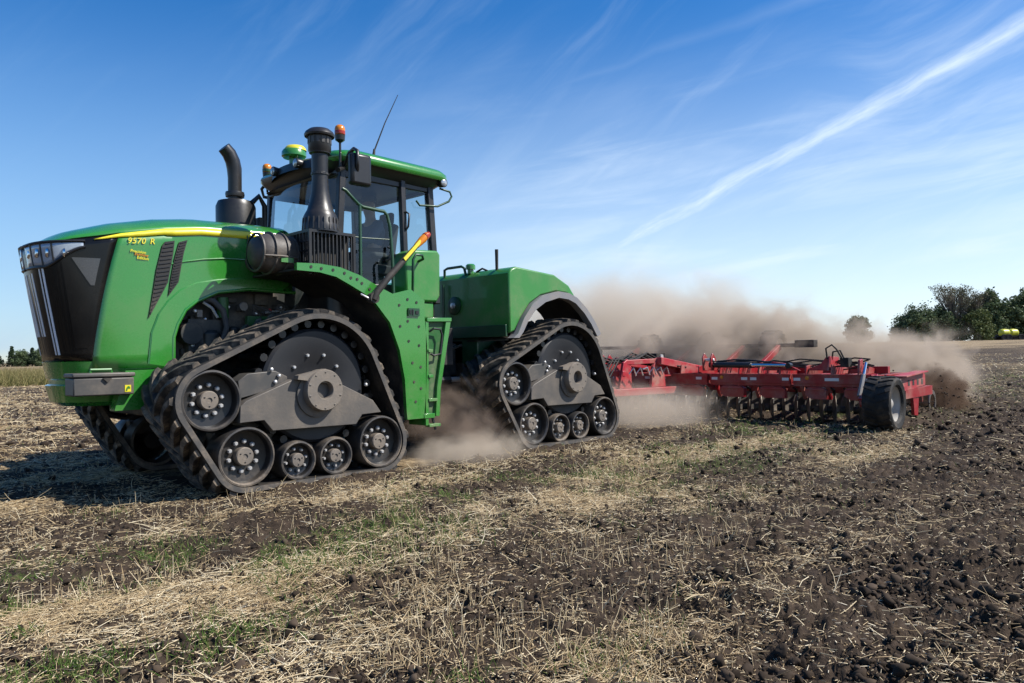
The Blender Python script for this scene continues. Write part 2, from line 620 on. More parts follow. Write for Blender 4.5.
def tilled(x, y):
    wob = (vnoise(x, y, 1.7, 3) - 0.5) * 1.5 + (vnoise(x, y, 0.5, 4) - 0.5) * 0.5
    edge = -4.60 + 0.12 * np.clip(x, -3, 11)
    t = sstep(edge - y + wob, -0.5, 0.9)
    back = sstep(x + wob * 0.3, 9.0, 9.5)
    return np.maximum(t, back * 0.92)


def litter(x, y):
    t = tilled(x, y)
    patch = vnoise(x, y, 1.1, 11) * 0.40 + vnoise(x, y, 0.35, 12) * 0.35 + vnoise(x, y, 0.15, 14) * 0.25
    strip = vnoise(x * 0.10, y, 0.50, 13)
    base = np.clip((patch * 0.6 + strip * 0.4 - 0.365) * 3.2, 0.05, 1)
    near = sstep(y, -9, -3.2)
    out = base * (1 - t) * (0.62 + 0.38 * near) + t * np.clip(base - 0.05, 0.14, 1) * 0.50
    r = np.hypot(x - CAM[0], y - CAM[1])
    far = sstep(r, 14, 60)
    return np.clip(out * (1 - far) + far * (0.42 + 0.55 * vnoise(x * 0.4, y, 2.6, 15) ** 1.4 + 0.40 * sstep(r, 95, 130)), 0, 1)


def greenmask(x, y):
    lane = np.exp(-((y + 2.05 - 0.06 * x) / 0.75) ** 2) + 0.5 * np.exp(-((y + 1.9) / 1.2) ** 2) * sstep(x, 3, 6)
    lane = lane + 0.9 * np.exp(-((y + 2.9) / 0.7) ** 2 - ((x + 3.3) / 0.9) ** 2)
    p = vnoise(x, y, 0.7, 21) * 0.6 + vnoise(x, y, 0.23, 22) * 0.4
    return np.clip(1.1 * lane * sstep(p, 0.38, 0.62) + 0.25 * sstep(p, 0.62, 0.8) * (1 - tilled(x, y)), 0, 1)


def height(x, y, fine=True):
    r = np.hypot(x - CAM[0], y - CAM[1])
    th = np.degrees(np.arctan2(x - CAM[0], y - CAM[1]))          # from +Y towards +X
    rise = 2.75 * sstep(r, 14, 185) * sstep(th, 42, 66) * (1 - 0.9 * sstep(th, 120, 165))
    z = rise - 0.03
    if fine:
        t = tilled(x, y)
        fade = 1 - sstep(r, 30, 75)
        # little ground relief right under the tracks, which press it flat
        press = sstep(np.abs(y - 1.5), 1.7, 2.1) + sstep(x, 5.2, 5.6) + sstep(-x, 1.2, 1.7)
        press = 0.25 + 0.75 * np.clip(press, 0, 1)
        f = fade * press
        z = z + f * (vnoise(x, y, 1.6, 31) - 0.5) * 0.09
        z = z + f * (vnoise(x * 0.25, y, 0.32, 32) - 0.5) * (0.03 + 0.04 * t)
        wx = x + (vnoise(x, y, 0.11, 71) - 0.5) * 0.10 + (vnoise(x, y, 0.04, 72) - 0.5) * 0.04
        wy = y + (vnoise(x, y, 0.11, 73) - 0.5) * 0.10 + (vnoise(x, y, 0.04, 74) - 0.5) * 0.04
        lump = sstep(vnoise(x, y, 0.6, 75), 0.25, 0.75)
        z = z + f * worley(wx, wy, 0.19, 41) * (0.018 + 0.030 * t) * lump
        z = z + f * worley(wx, wy, 0.085, 45) * (0.024 + 0.014 * t)
        z = z + f * worley(wx, wy, 0.04, 49) * (0.014 + 0.008 * t)
        z = z + f * ((vnoise(x, y, 0.30, 53) - 0.5) * (0.03 + 0.05 * t) + (vnoise(x, y, 0.12, 51) - 0.5) * 0.035 + (vnoise(x, y, 0.05, 52) - 0.5) * 0.022 + (vnoise(x, y, 0.022, 54) - 0.5) * 0.012)
        # loose soil heaped behind the discs, and berms squeezed up beside the tracks
        z = z + 0.13 * sstep(x, 9.1, 9.8) * (1 - sstep(x, 13, 17)) * sstep(y, -3.2, -2.6) * (1 - sstep(y, 5.8, 6.4))
        berm = np.exp(-((np.abs(y - 1.5) - 1.60) / 0.085) ** 2) * sstep(x, -1.0, -0.6) * (1 - sstep(x, 6.5, 8.0))
        z = z + berm * 0.085 * vnoise(x, y, 0.16, 66)
        z = z + (1 - fade) * (vnoise(x, y, 2.5, 61) - 0.5) * 0.14 * sstep(r, 20, 60)
    return z


def build_ground():
    az = math.degrees(YAW)
    th = np.concatenate([np.arange(-180, -45, 2.7), np.arange(-45, 45, 0.105), np.arange(45, 180, 2.7)])
    th = np.radians(az + th)
    rs = [0.15]
    while rs[-1] < 6000:
        k = 0.0062 if 2.2 < rs[-1] < 60 else (0.012 if rs[-1] < 200 and rs[-1] >= 60 else 0.08)
        rs.append(rs[-1] * (1 + k) + 0.004)
    rs = np.array(rs)
    RR, TT = np.meshgrid(rs, th, indexing='ij')
    X = CAM[0] + RR * np.sin(TT)
    Y = CAM[1] + RR * np.cos(TT)
    Z = height(X, Y)
    nr, nt = RR.shape
    V = np.stack([X, Y, Z], -1).reshape(-1, 3)
    i = np.arange(nr - 1)[:, None] * nt
    k = np.arange(nt)[None, :]
    k2 = (k + 1) % nt
    F = np.stack([i + k, i + nt + k, i + nt + k2, i + k2], -1).reshape(-1, 4)[:, ::-1]
    # close the small hole at the foot of the camera
    c = len(V)
    V = np.vstack([V, [[CAM[0], CAM[1], -0.03]]])
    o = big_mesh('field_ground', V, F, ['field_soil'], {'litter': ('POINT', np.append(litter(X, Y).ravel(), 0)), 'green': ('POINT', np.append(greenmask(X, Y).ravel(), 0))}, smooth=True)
    tag(o, kind='structure', label='dark tilled soil and pale stubble of the farm field')


build_ground()


def scatter(n, r0, r1, power=1.0, half=49.0):
    """random ground points in front of the camera, thinner with distance"""
    u = rng.random(n)
    if power == 1.0:
        r = r0 * (r1 / r0) ** u
    else:
        e = 1 - power
        r = (r0 ** e + u * (r1 ** e - r0 ** e)) ** (1 / e)
    t = YAW + np.radians((rng.random(n) * 2 - 1) * half)
    return CAM[0] + r * np.sin(t), CAM[1] + r * np.cos(t), r


def build_strands(name, x, y, r, L, W, tilt, yaw, mat, rnd, lift=0.0, label='', bend=0.0, taper=0.6):
    """three-sided straws: base point, length, width, tilt from the ground"""
    n = len(x)
    z = height(x, y) + lift
    d = np.stack([np.cos(yaw) * np.cos(tilt), np.sin(yaw) * np.cos(tilt), np.sin(tilt)], -1)
    s = np.stack([-np.sin(yaw), np.cos(yaw), np.zeros(n)], -1)
    u = np.cross(d, s)
    P = np.stack([x, y, z], -1)
    segs = 2 if bend else 1
    V = []
    for j in range(segs + 1):
        t = j / segs
        c = P + d * (L * t)[:, None]
        if bend:
            c = c + s * (bend * L * (rng.random(n) - 0.5) * (1 if j == 1 else 0))[:, None]
            c[:, 2] -= (L * np.abs(bend) * 0.35 * t * t) if j == 2 else 0
        ww = W * (1 - (1 - taper) * t)
        for a in (0, 2 * PI / 3, 4 * PI / 3):
            V.append(c + (s * math.cos(a) + u * math.sin(a)) * (ww / 2)[:, None])
    V = np.stack(V, 1)
    nv = V.shape[1]
    fs = []
    for j in range(segs):
        for k in range(3):
            k2 = (k + 1) % 3
            fs.append((j * 3 + k, j * 3 + k2, (j + 1) * 3 + k2, (j + 1) * 3 + k))
    F = (np.arange(n)[:, None, None] * nv + np.array(fs)[None]).reshape(-1, 4)
    o = big_mesh(name, V.reshape(-1, 3), F, [mat], {'rnd': ('FACE', np.repeat(rnd, len(fs)))})
    tag(o, kind='stuff', label=label)
    return o


def build_litter():
    # loose straw lying on the ground
    x, y, r = scatter(400000, 2.6, 75, 1.15)
    keep = rng.random(len(x)) < np.clip(litter(x, y) ** 1.7 * 0.85 + 0.030, 0, 1)
    under = (np.abs(y - 1.5) < 1.55) & (x > -1.0) & (x < 5.2)
    keep &= ~under
    x, y, r = x[keep], y[keep], r[keep]
    n = len(x)
    L = (0.028 + 0.22 * rng.random(n) ** 3.4) * np.clip(r / 9, 0.85, 1.5)
    W = np.maximum(0.0042, 0.00066 * r) * (0.45 + 0.95 * rng.random(n))
    tilt = np.radians(rng.normal(2, 9, n))
    up = rng.random(n) < 0.08
    tilt = np.where(up, np.radians(15 + 45 * rng.random(n)), tilt)
    yaw = rng.normal(0.35, 0.9, n) + PI * (rng.random(n) < 0.5)
    rnd = np.clip(0.62 * rng.random(n) + 0.42 * vnoise(x, y, 0.5, 77), 0, 1)
    build_strands('straw_litter', x, y, r, L, W, tilt, yaw, 'straw', rnd, lift=0.006, bend=0.16, label='dry pale straw strewn over the stubble')
    # chaff: short broken bits between the straws
    x, y, r = scatter(310000, 2.6, 40, 1.2)
    keep = rng.random(len(x)) < np.clip(litter(x, y) * 1.0 + 0.14, 0, 1)
    keep &= ~((np.abs(y - 1.5) < 1.55) & (x > -1.0) & (x < 5.2))
    x, y, r = x[keep], y[keep], r[keep]
    n = len(x)
    build_strands('chaff', x, y, r, (0.010 + 0.035 * rng.random(n) ** 2) * np.clip(r / 7, 0.9, 1.8), np.maximum(0.004, 0.0007 * r) * (0.6 + 1.0 * rng.random(n)), np.radians(rng.normal(0, 14, n)), rng.random(n) * 2 * PI, 'straw', np.clip(rng.random(n) ** 1.2, 0, 1), lift=0.005, label='short broken chaff scattered over the soil')
    # standing stubble in drilled rows
    x, y, r = scatter(72000, 3.0, 40, 1.1)
    y = np.round(y / 0.19) * 0.19 + rng.normal(0, 0.022, len(y))
    clump = vnoise(x, y, 0.55, 91)
    keep = (rng.random(len(x)) < 0.28 * sstep(clump, 0.52, 0.80)) & (tilled(x, y) < 0.35)
    keep &= ~((np.abs(y - 1.5) < 1.6) & (x > -1.6))
    x, y, r = x[keep], y[keep], r[keep]
    n = len(x)
    L = 0.04 + 0.10 * rng.random(n)
    W = np.maximum(0.004, 0.0006 * r)
    build_strands('standing_stubble', x, y, r, L, W, np.radians(90 - np.abs(rng.normal(0, 34, n))), rng.random(n) * 2 * PI, 'straw', 0.25 + 0.6 * rng.random(n), lift=-0.01, label='short upright cut stalks in rows')
    # green weeds
    x, y, r = scatter(180000, 2.8, 45, 1.05)
    keep = rng.random(len(x)) < 0.85 * greenmask(x, y) ** 1.1
    keep &= ~((np.abs(y - 1.5) < 1.6) & (x > -1.6))
    x, y, r = x[keep], y[keep], r[keep]
    n = len(x)
    L = (0.03 + 0.07 * rng.random(n))
    W = np.maximum(0.0055, 0.0009 * r)
    build_strands('green_weeds', x, y, r, L, W, np.radians(20 + 65 * rng.random(n)), rng.random(n) * 2 * PI, 'weed', rng.random(n), lift=-0.005, bend=0.3, taper=0.2, label='small green weeds growing through the stubble')


build_litter()


def ico(sub):
    bm = bmesh.new()
    bmesh.ops.create_icosphere(bm, subdivisions=sub, radius=1)
    V = np.array([v.co[:] for v in bm.verts])
    F = np.array([[v.index for v in f.verts] for f in bm.faces])
    bm.free()
    return V, F


def build_clods():
    sets = []
    for sub in (1, 2):
        V0, F0 = ico(sub)
        vs = []
        for k in range(16):
            V = V0 * np.array([1, 0.75 + 0.35 * rng.random(), 0.65 + 0.35 * rng.random()])
            for _ in range(11):
                d = rng.normal(size=3)
                d /= np.linalg.norm(d)
                lim = 0.20 + 0.5 * rng.random()
                V = V - np.clip(V @ d - lim, 0, 1)[:, None] * d
            V = V * (1 + (0.10 if sub == 2 else 0.2) * rng.normal(size=(len(V), 1)))
            vs.append(V)
        sets.append((V0, F0, vs))
    x, y, r = scatter(120000, 2.7, 40, 1.15)
    t = tilled(x, y)
    cl = vnoise(x, y, 0.5, 83) * 0.6 + vnoise(x, y, 0.17, 84) * 0.4
    keep = rng.random(len(x)) < (0.75 + 0.25 * t) * sstep(cl, 0.30, 0.68)
    keep &= ~((np.abs(y - 1.5) < 1.6) & (x > -1.6))
    x, y, r, t = x[keep], y[keep], r[keep], t[keep]
    n = len(x)
    sz = (0.005 + 0.011 * rng.random(n) + 0.040 * rng.random(n) ** 12) * (1 + 0.2 * t) * np.clip(r / 8, 0.8, 1.8)
    z = height(x, y) + sz * 0.10
    for sub, name, sel in ((0, 'soil_crumbs', sz < 0.026), (1, 'soil_clods', sz >= 0.026)):
        V0, F0, vs = sets[sub]
        out = []
        idx = np.nonzero(sel)[0]
        for i in idx:
            a = rng.random() * 2 * PI
            ca, sa = math.cos(a), math.sin(a)
            v = vs[i % 16] * sz[i]
            out.append(np.stack([v[:, 0] * ca - v[:, 1] * sa + x[i], v[:, 0] * sa + v[:, 1] * ca + y[i], v[:, 2] + z[i]], -1))
        V = np.concatenate(out)
        F = (np.arange(len(idx))[:, None, None] * len(V0) + F0[None]).reshape(-1, 3)
        o = big_mesh(name, V, F, ['soil_lump'], {'rnd': ('FACE', np.repeat(rng.random(len(idx)), len(F0)))}, smooth=False)
        tag(o, kind='stuff', label='dark broken lumps of soil on the tilled ground')


build_clods()


# ------------------------------------------------------------------ trees and far crop
def leaf_cards(centres, size, n_per, spread):
    """small bent leaf clumps scattered round the centres"""
    n = len(centres) * n_per
    c = np.repeat(centres, n_per, 0) + rng.normal(size=(n, 3)) * np.repeat(spread, n_per, 0)[:, None] * np.array([1, 1, 0.8])
    a = rng.normal(size=(n, 3))
    a /= np.linalg.norm(a, axis=1)[:, None]
    b = np.cross(a, rng.normal(size=(n, 3)))
    b /= np.linalg.norm(b, axis=1)[:, None]
    nn = np.cross(a, b)
    s = (size * (0.5 + rng.random(n)))[:, None]
    V = np.stack([c - a * s, c + b * s * 0.6 + nn * s * 0.25, c + a * s, c - b * s * 0.6 + nn * s * 0.2], 1)
    F = np.arange(n * 4).reshape(n, 4)
    return V.reshape(-1, 3), F


def tree(name, label, x, y, z, h, wid, mat, kind, group, bark='bark', seed=0):
    r = random.Random(seed)
    root = tag(empty(name, (x, y, z)), label, 'tree', group)
    tr = MB()
    centres, spread = [], []
    if kind == 'conifer':
        tr.tube([(x, y, z - 0.3), (x, y, z + h * 0.98)], [h * 0.03, 0.03], 6)
        for k in range(60):
            t = r.random() ** 0.8
            rad = wid * 0.5 * (1 - t) * (0.5 + 0.6 * r.random()) + 0.05
            a = r.random() * 2 * PI
            p = (x + rad * math.cos(a), y + rad * math.sin(a), z + h * (0.10 + 0.9 * t) - rad * 0.3)
            tr.tube([(x, y, p[2] + rad * 0.25), p], [0.05, 0.02], 4, False)
            centres.append(p)
            spread.append(0.12 + wid * 0.12 * (1 - t))
    else:
        base = 0.22 if kind == 'tall' else 0.10
        tr.tube([(x, y, z - 0.4), (x + r.uniform(-.2, .2), y + r.uniform(-.2, .2), z + h * 0.35), (x + r.uniform(-.5, .5), y + r.uniform(-.5, .5), z + h * 0.72)], [h * 0.022, h * 0.016, h * 0.007], 7)
        nl = {'bush': 34, 'round': 44, 'tall': 34, 'bare': 56}[kind]
        for k in range(nl):
            t = r.random()
            a = r.random() * 2 * PI
            if kind == 'bare':
                hh = 0.45 + 0.55 * math.sqrt(r.random())
                rad = wid * 0.5 * (0.15 + 0.85 * r.random()) * (0.4 + 0.6 * hh)
            elif kind == 'tall':
                hh = base + (1 - base) * (k + r.random()) / nl
                rad = wid * 0.5 * math.sin(PI * min(1, 0.16 + 0.84 * (hh - base) / (1 - base)) * 0.95) * (0.35 + 0.7 * r.random())
            else:
                hh = 0.04 + 0.96 * r.random() ** 0.85
                rad = wid * 0.5 * math.sqrt(max(0.02, 1 - (1.6 * (hh - 0.42)) ** 2)) * (0.45 + 0.6 * r.random())
            p = (x + rad * math.cos(a), y + rad * math.sin(a), z + h * hh)
            s = (x + r.uniform(-.2, .2), y + r.uniform(-.2, .2), z + h * hh * (0.45 if kind != 'bare' else 0.35))
            mid = tuple(s[i] * 0.45 + p[i] * 0.55 + (0, 0, -0.03 * h)[i] for i in range(3))
            tr.tube([s, mid, p], [h * 0.007, h * 0.0045, 0.02], 4, False)
            if kind == 'bare':
                for _ in range(7):
                    q = tuple(p[i] + r.uniform(-1, 1) * (0.075 * h, 0.075 * h, 0.06 * h)[i] + (0, 0, 0.05 * h)[i] for i in range(3))
                    tr.tube([mid, q], [0.05, 0.02], 3, False)
                    centres.append(q)
                    spread.append(0.030 * h)
            else:
                for _ in range(9):
                    centres.append(tuple(p[i] + r.gauss(0, 1) * wid * 0.085 for i in range(3)))
                    spread.append(wid * (0.035 + 0.04 * r.random()))
    tr.build('trunk', bark, root)
    C = np.array(centres)
    S = np.array(spread)
    per = {'conifer': 34, 'bare': 7, 'bush': 34, 'round': 30, 'tall': 30}[kind]
    V, F = leaf_cards(C, {'conifer': 0.22, 'bare': 0.18}.get(kind, 0.030 * h ** 0.5 * 2.6), per, S)
    big_mesh('crown', V, F, [mat], {'rnd': ('FACE', rng.random(len(F)))}, parent=root)
    return root


def gz(x, y):
    return float(height(np.array([x]), np.array([y]), False)[0])


GR = 'trees along the far field edge on the right'
RIGHT_TREES = [
    ('small_tree', 'small round tree leaning out at the left end of the far grove', 190.2, 51.5, 4.6, 3.2, 'leaf_dark', 'tall'),
    ('broadleaf_tree', 'broad dark bushy tree, first large one from the left in the far grove', 193.0, 48.0, 8.3, 8.0, 'leaf_dark', 'round'),
    ('broadleaf_tree', 'low dark bushy tree just left of the bare grey tree', 196.5, 45.0, 8.6, 8.0, 'leaf_dark', 'round'),
    ('bare_tree', 'tall grey thinly leaved tree with a fan of bare upright branches', 199.8, 41.2, 13.6, 9.0, 'leaf_grey', 'bare'),
    ('bare_tree', 'grey brown half bare tree right behind the bright olive bush', 203.4, 38.2, 12.0, 8.0, 'leaf_grey', 'bare'),
    ('bush', 'olive green rounded bush in front of the half bare grey trees', 199.5, 37.2, 7.4, 7.5, 'leaf_olive', 'bush'),
    ('broadleaf_tree', 'tall open dark tree rising above the yellow tank trailer', 206.3, 35.2, 12.8, 6.5, 'leaf_dark', 'tall'),
    ('bush', 'low dark bush between the olive bush and the yellow tank trailer', 204.5, 33.5, 5.5, 6.5, 'leaf_dark', 'bush'),
    ('bush', 'low rounded bush at the foot of the tall grey bare tree', 198.6, 41.8, 5.0, 7.0, 'leaf_dark', 'bush'),
    ('bush', 'low green bush between the broad dark trees at the left of the grove', 194.5, 46.3, 5.0, 6.5, 'leaf_olive', 'bush'),
    ('broadleaf_tree', 'dark dense tree behind the yellow tank trailer', 209.5, 31.5, 10.5, 6.5, 'leaf_dark', 'round'),
    ('broadleaf_tree', 'tall dark tree at the right end of the far grove, cut by the photo edge', 212.5, 28.4, 12.2, 7.5, 'leaf_dark', 'round'),
]
for i, (nm, lb, x, y, h, wd, mt, kd) in enumerate(RIGHT_TREES):
    tree(nm, lb, x, y, gz(x, y) - 0.2, h * 0.93, wd, mt, kd, GR, 'bark_pale' if kd == 'bare' else 'bark', 50 + i)
tree('lone_tree', 'lone round tree standing by itself beyond the brown dust', 235.5, 76.5, gz(235.5, 76.5) - 0.2, 8.0, 6.4, 'leaf_dark', 'round', None, seed=90)
for i, (x, y, h, wd, kd, lb) in enumerate([
        (51.0, 308.0, 6.2, 7.0, 'round', 'round tree at the left photo edge of the distant wood'),
        (56.0, 303.5, 4.6, 5.0, 'conifer', 'short dark conifer second from the left in the distant wood'),
        (59.6, 300.4, 7.2, 3.0, 'conifer', 'tall pointed conifer standing highest in the distant wood on the left'),
        (62.2, 298.2, 5.0, 5.5, 'round', 'low round tree just right of the tall pointed conifer'),
        (64.8, 296.0, 6.6, 3.2, 'conifer', 'second pointed conifer, close to the tractor nose'),
        (67.5, 293.6, 5.8, 6.5, 'round', 'broad dark tree rising beside the tractor nose'),
        (71.5, 291.0, 5.4, 6.0, 'round', 'dark round tree mostly behind the tractor nose')]):
    tree('conifer' if kd == 'conifer' else 'broadleaf_tree', lb, x, y, gz(x, y) - 0.1, h, wd, 'needles' if kd == 'conifer' else 'leaf_dark', kd, 'trees of the distant wood on the left', seed=120 + i)


def build_crop():
    n = 26000
    t = rng.random(n)
    x = -6 + 34 * t + rng.normal(0, 0.3, n)
    y = 41.0 + 26 * rng.random(n) ** 1.6 + rng.normal(0, 0.5, n)
    r = np.hypot(x - CAM[0], y - CAM[1])
    L = 0.35 + 0.85 * rng.random(n)
    build_strands('standing_crop', x, y, r, L, 0.02 + 0.035 * rng.random(n), np.radians(90 - np.abs(rng.normal(0, 26, n))), rng.random(n) * 2 * PI, 'crop', np.clip(0.15 + L * 0.6 + 0.35 * (rng.random(n) - 0.5), 0, 1), bend=0.3, taper=0.25, label='strip of tall pale green and brown crop at the field edge')


build_crop()

# ------------------------------------------------------------------ tractor
# forward is -X, the side seen is -Y; outer face of the near tracks is y = 0, centre line y = 1.5
TX, TY = 2.0, 1.5
tractor = tag(empty('tractor', (TX, TY, 0)), 'large green articulated tractor on four black rubber crawler tracks with a glazed cab', 'tractor')


def hull_path(circles, step):
    """outline round wheels given as (x, z, r), clockwise seen from -y, as points with normals"""
    pts = []
    n = len(circles)
    segs = []
    for i in range(n):
        x0, z0, r0 = circles[i]
        x1, z1, r1 = circles[(i + 1) % n]
        d = math.hypot(x1 - x0, z1 - z0)
        a = math.atan2(z1 - z0, x1 - x0)
        b = math.acos((r0 - r1) / d)
        segs.append(a + b)          # left-hand outer tangent for clockwise travel
    out = []
    for i in range(n):
        x, z, r = circles[i]
        a0, a1 = segs[i - 1], segs[i]
        while a1 > a0: a1 -= 2 * PI
        while a1 <= a0 - 2 * PI: a1 += 2 * PI
        m = max(2, int(abs(a1 - a0) * r / step))
        for k in range(m + 1):
            a = a0 + (a1 - a0) * k / m
            out.append((x + r * math.cos(a), z + r * math.sin(a)))
    # resample evenly
    P = np.array(out + [out[0]])
    dd = np.hypot(*(P[1:] - P[:-1]).T)
    s = np.concatenate([[0], np.cumsum(dd)])
    return P, s


IDL, RO1, SM1, SM2, RO2, DRV = (-1.13, 0.89, 0.29), (-0.79, 0.33, 0.29), (-0.24, 0.235, 0.20), (0.20, 0.235, 0.20), (0.78, 0.33, 0.29), (0.03, 0.985, 0.70)
TRACK_W = 0.76


def build_track(ox, oy, flip):
    """one crawler: belt with lugs is the part; wheels, frame and hub its sub-parts. Local zero is under the hub."""
    org = Vector((ox, oy, 0))
    P, s = hull_path([IDL, DRV, RO2, RO1], 0.02)
    tot = s[-1]

    def at(u):
        u = u % tot
        i = int(np.searchsorted(s, u, side='right') - 1)
        i = min(i, len(s) - 2)
        f = (u - s[i]) / max(1e-9, s[i + 1] - s[i])
        p = P[i] * (1 - f) + P[i + 1] * f
        return p

    def frame(u):
        p = at(u)
        q = at(u + 0.03)
        o = at(u - 0.03)
        t = q - o
        t = t / np.linalg.norm(t)
        return p, t, np.array([-t[1], t[0]])
    N = 170
    TH = 0.050
    b = MB()
    ring = []
    prof = [(0.0, 0.0), (0.0, TH), (0.012, TH + 0.008), (TRACK_W - 0.012, TH + 0.008), (TRACK_W, TH), (TRACK_W, 0.0)]
    fr = [frame(tot * i / N) for i in range(N)]
    vs = []
    for p, t, nn in fr:
        for yy, hh in prof:
            q = p + nn * hh
            vs.append((ox + q[0], oy + flip * yy, q[1]))
    k = len(prof)
    fs, ms = [], []
    o = len(b.v)
    b.v += vs
    for i in range(N):
        j = (i + 1) % N
        for a in range(k):
            a2 = (a + 1) % k
            b.f.append((i * k + a, i * k + a2, j * k + a2, j * k + a))
            b.m.append(1 if a in (0, 4) else 0)
    # drive lugs inside, chevron tread bars outside
    b.mat(0)
    n_in = 34
    for i in range(n_in):
        u = tot * i / n_in
        p, t, nn = frame(u)
        vs = []
        for yy in (0.30, 0.46):
            for du, hh in ((-0.045, 0), (-0.028, -0.06), (0.028, -0.06), (0.045, 0)):
                q = p + t * du + nn * hh
                vs.append((ox + q[0], oy + flip * yy, q[1]))
        b.add(vs, [(0, 1, 2, 3), (7, 6, 5, 4), (0, 4, 5, 1), (1, 5, 6, 2), (2, 6, 7, 3)])
    n_lug = 40
    pitch = tot / n_lug
    LH = 0.064

    b.mat(2)

    def lug(u0, y0, y1, du):
        rows = []
        for q in range(5):
            f = q / 4
            yy = y0 + (y1 - y0) * f
            u = u0 + du * (f ** 1.25)
            p, t, nn = frame(u)
            w0, w1 = 0.044, 0.029
            hl = LH * min(1.0, 0.7 + f * 3)
            c = [p + t * (-w0) + nn * TH, p + t * (-w1) + nn * (TH + hl), p + t * w1 + nn * (TH + hl), p + t * w0 + nn * TH]
            rows.append([(ox + g[0], oy + flip * yy, g[1]) for g in c])
        b.sheet(rows)
        n0 = len(b.v) - 20
        b.f.append((n0, n0 + 1, n0 + 2, n0 + 3)); b.m.append(b.mi)
        b.f.append((n0 + 16, n0 + 17, n0 + 18, n0 + 19)); b.m.append(b.mi)
    for i in range(n_lug):
        lug(i * pitch, 0.022, 0.42, -0.27)
        lug((i + 0.5) * pitch, TRACK_W - 0.022, 0.34, -0.27)
    track = b.build('track', ['rubber', 'rubber_edge', 'rubber_lug'], tractor, org, smooth=30)

    def yy(v):
        return oy + flip * v

    def wheel(name, c, depth, bolts, has_bolts=True):
        x, z, r = c
        x += ox
        m = MB()
        f = flip
        # rim barrel, dished face, hub
        m.mat(1).lathe([(r, f * 0.05), (r, f * 0.30), (r - 0.03, f * 0.30), (r - 0.035, f * 0.03), (r - 0.022, f * 0.012), (r - 0.006, f * 0.015), (r, f * 0.05)], (x, yy(0), z), 'y', 40, False)
        m.mat(1).lathe([(r, f * 0.46), (r, f * 0.71), (r - 0.03, f * 0.71), (r - 0.03, f * 0.46), (r, f * 0.46)], (x, yy(0), z), 'y', 40, False)
        m.mat(0).lathe([(r - 0.034, f * 0.05), (r - 0.045, f * depth), (0.42 * r, f * (depth + 0.02)), (0.0, f * (depth + 0.02))], (x, yy(0), z), 'y', 40, False)
        m.mat(0).lathe([(0.10, f * 0.25), (0.10, f * 0.60)], (x, yy(0), z), 'y', 20)
        hr = 0.31 * r if r > 0.25 else 0.36 * r
        m.mat(2).lathe([(hr, f * (depth + 0.02)), (hr, f * (depth - 0.055)), (hr * 0.9, f * (depth - 0.065)), (0.3 * hr, f * (depth - 0.067)), (0.27 * hr, f * (depth - 0.057)), (0, f * (depth - 0.057))], (x, yy(0), z), 'y', 24, False)
        for q in range(3):
            a = 0.5 + q * 2 * PI / 3
            m.mat(0).bolt((x + 0.62 * hr * math.cos(a), yy(depth - 0.064), z + 0.62 * hr * math.sin(a)), 'y', 0.009, -0.006 * f)
        for q in range(bolts):
            a = q * 2 * PI / bolts + 0.2
            rr = hr + (0.055 if r > 0.25 else 0.042)
            m.mat(3).bolt((x + rr * math.cos(a), yy(depth + 0.005), z + rr * math.sin(a)), 'y', 0.024 if r > 0.25 else 0.018, -0.034 * f)
        m.build(name, ['wheel_black', 'wheel_rim', 'hub_grey', 'steel'], track, smooth=35)
    wheel('idler_wheel', IDL, 0.13, 10)
    wheel('roller_wheel', RO1, 0.12, 10)
    wheel('roller_wheel', RO2, 0.12, 10)
    wheel('roller_wheel', SM1, 0.09, 8)
    wheel('roller_wheel', SM2, 0.09, 8)
    # driving wheel behind the frame with drive bars round its rim
    x, z, r = DRV[0] + ox, DRV[1], DRV[2]
    f = flip
    m = MB()
    m.mat(0).lathe([(r - 0.10, f * 0.30), (r - 0.10, f * 0.16), (r - 0.13, f * 0.135), (0.30, f * 0.135), (0.24, f * 0.17), (0, f * 0.17)], (x, yy(0), z), 'y', 56, False)
    m.mat(0).lathe([(r - 0.10, f * 0.46), (r - 0.10, f * 0.60), (0, f * 0.60)], (x, yy(0), z), 'y', 56, False)
    m.lathe([(r - 0.2, f * 0.28), (r - 0.2, f * 0.5)], (x, yy(0), z), 'y', 40)
    for q in range(26):
        a = 2 * PI * q / 26
        cx, cz = x + (r - 0.05) * math.cos(a), z + (r - 0.05) * math.sin(a)
        m.mat(1).tube([(cx, yy(0.14), cz), (cx, yy(0.62), cz)], 0.042, 8)
    for q in range(10):
        a = 2 * PI * q / 10
        m.mat(0 if q % 10 > 4 or q == 0 else 2).bolt((x + 0.31 * math.cos(a), yy(0.137), z + 0.33 * math.sin(a)), 'y', 0.02, -0.03 * f)
    m.build('drive_wheel', ['drive_black', 'wheel_black', 'steel'], track, smooth=35)
    # undercarriage frame: walking beam with pivot flange and tension cylinder
    m = MB()
    beam = [(-0.87, 0.66), (-0.86, 0.82), (-0.80, 0.87), (-0.30, 1.06), (0.14, 1.04), (0.30, 0.97), (0.66, 0.80), (0.77, 0.66), (0.52, 0.65), (0.44, 0.55), (-0.53, 0.56), (-0.62, 0.67)]
    m.mat(0).prism([(px + ox, pz) for px, pz in beam], yy(0.0), yy(0.12))
    m.mat(1).prism([(ox + a, c) for a, c in ((-0.82, 0.89), (-0.84, 1.06), (-0.74, 1.13), (-0.45, 1.15), (-0.32, 1.09), (-0.32, 1.0))], yy(0.09), yy(0.30))
    m.mat(0).box(ox - 1.0, ox + 0.9, min(yy(0.31), yy(0.45)), max(yy(0.31), yy(0.45)), 0.40, 0.56)
    m.mat(0).prism([(ox + a, c) for a, c in ((-0.36, 0.22), (-0.36, 0.55), (0.32, 0.55), (0.32, 0.22))], yy(0.31), yy(0.43))
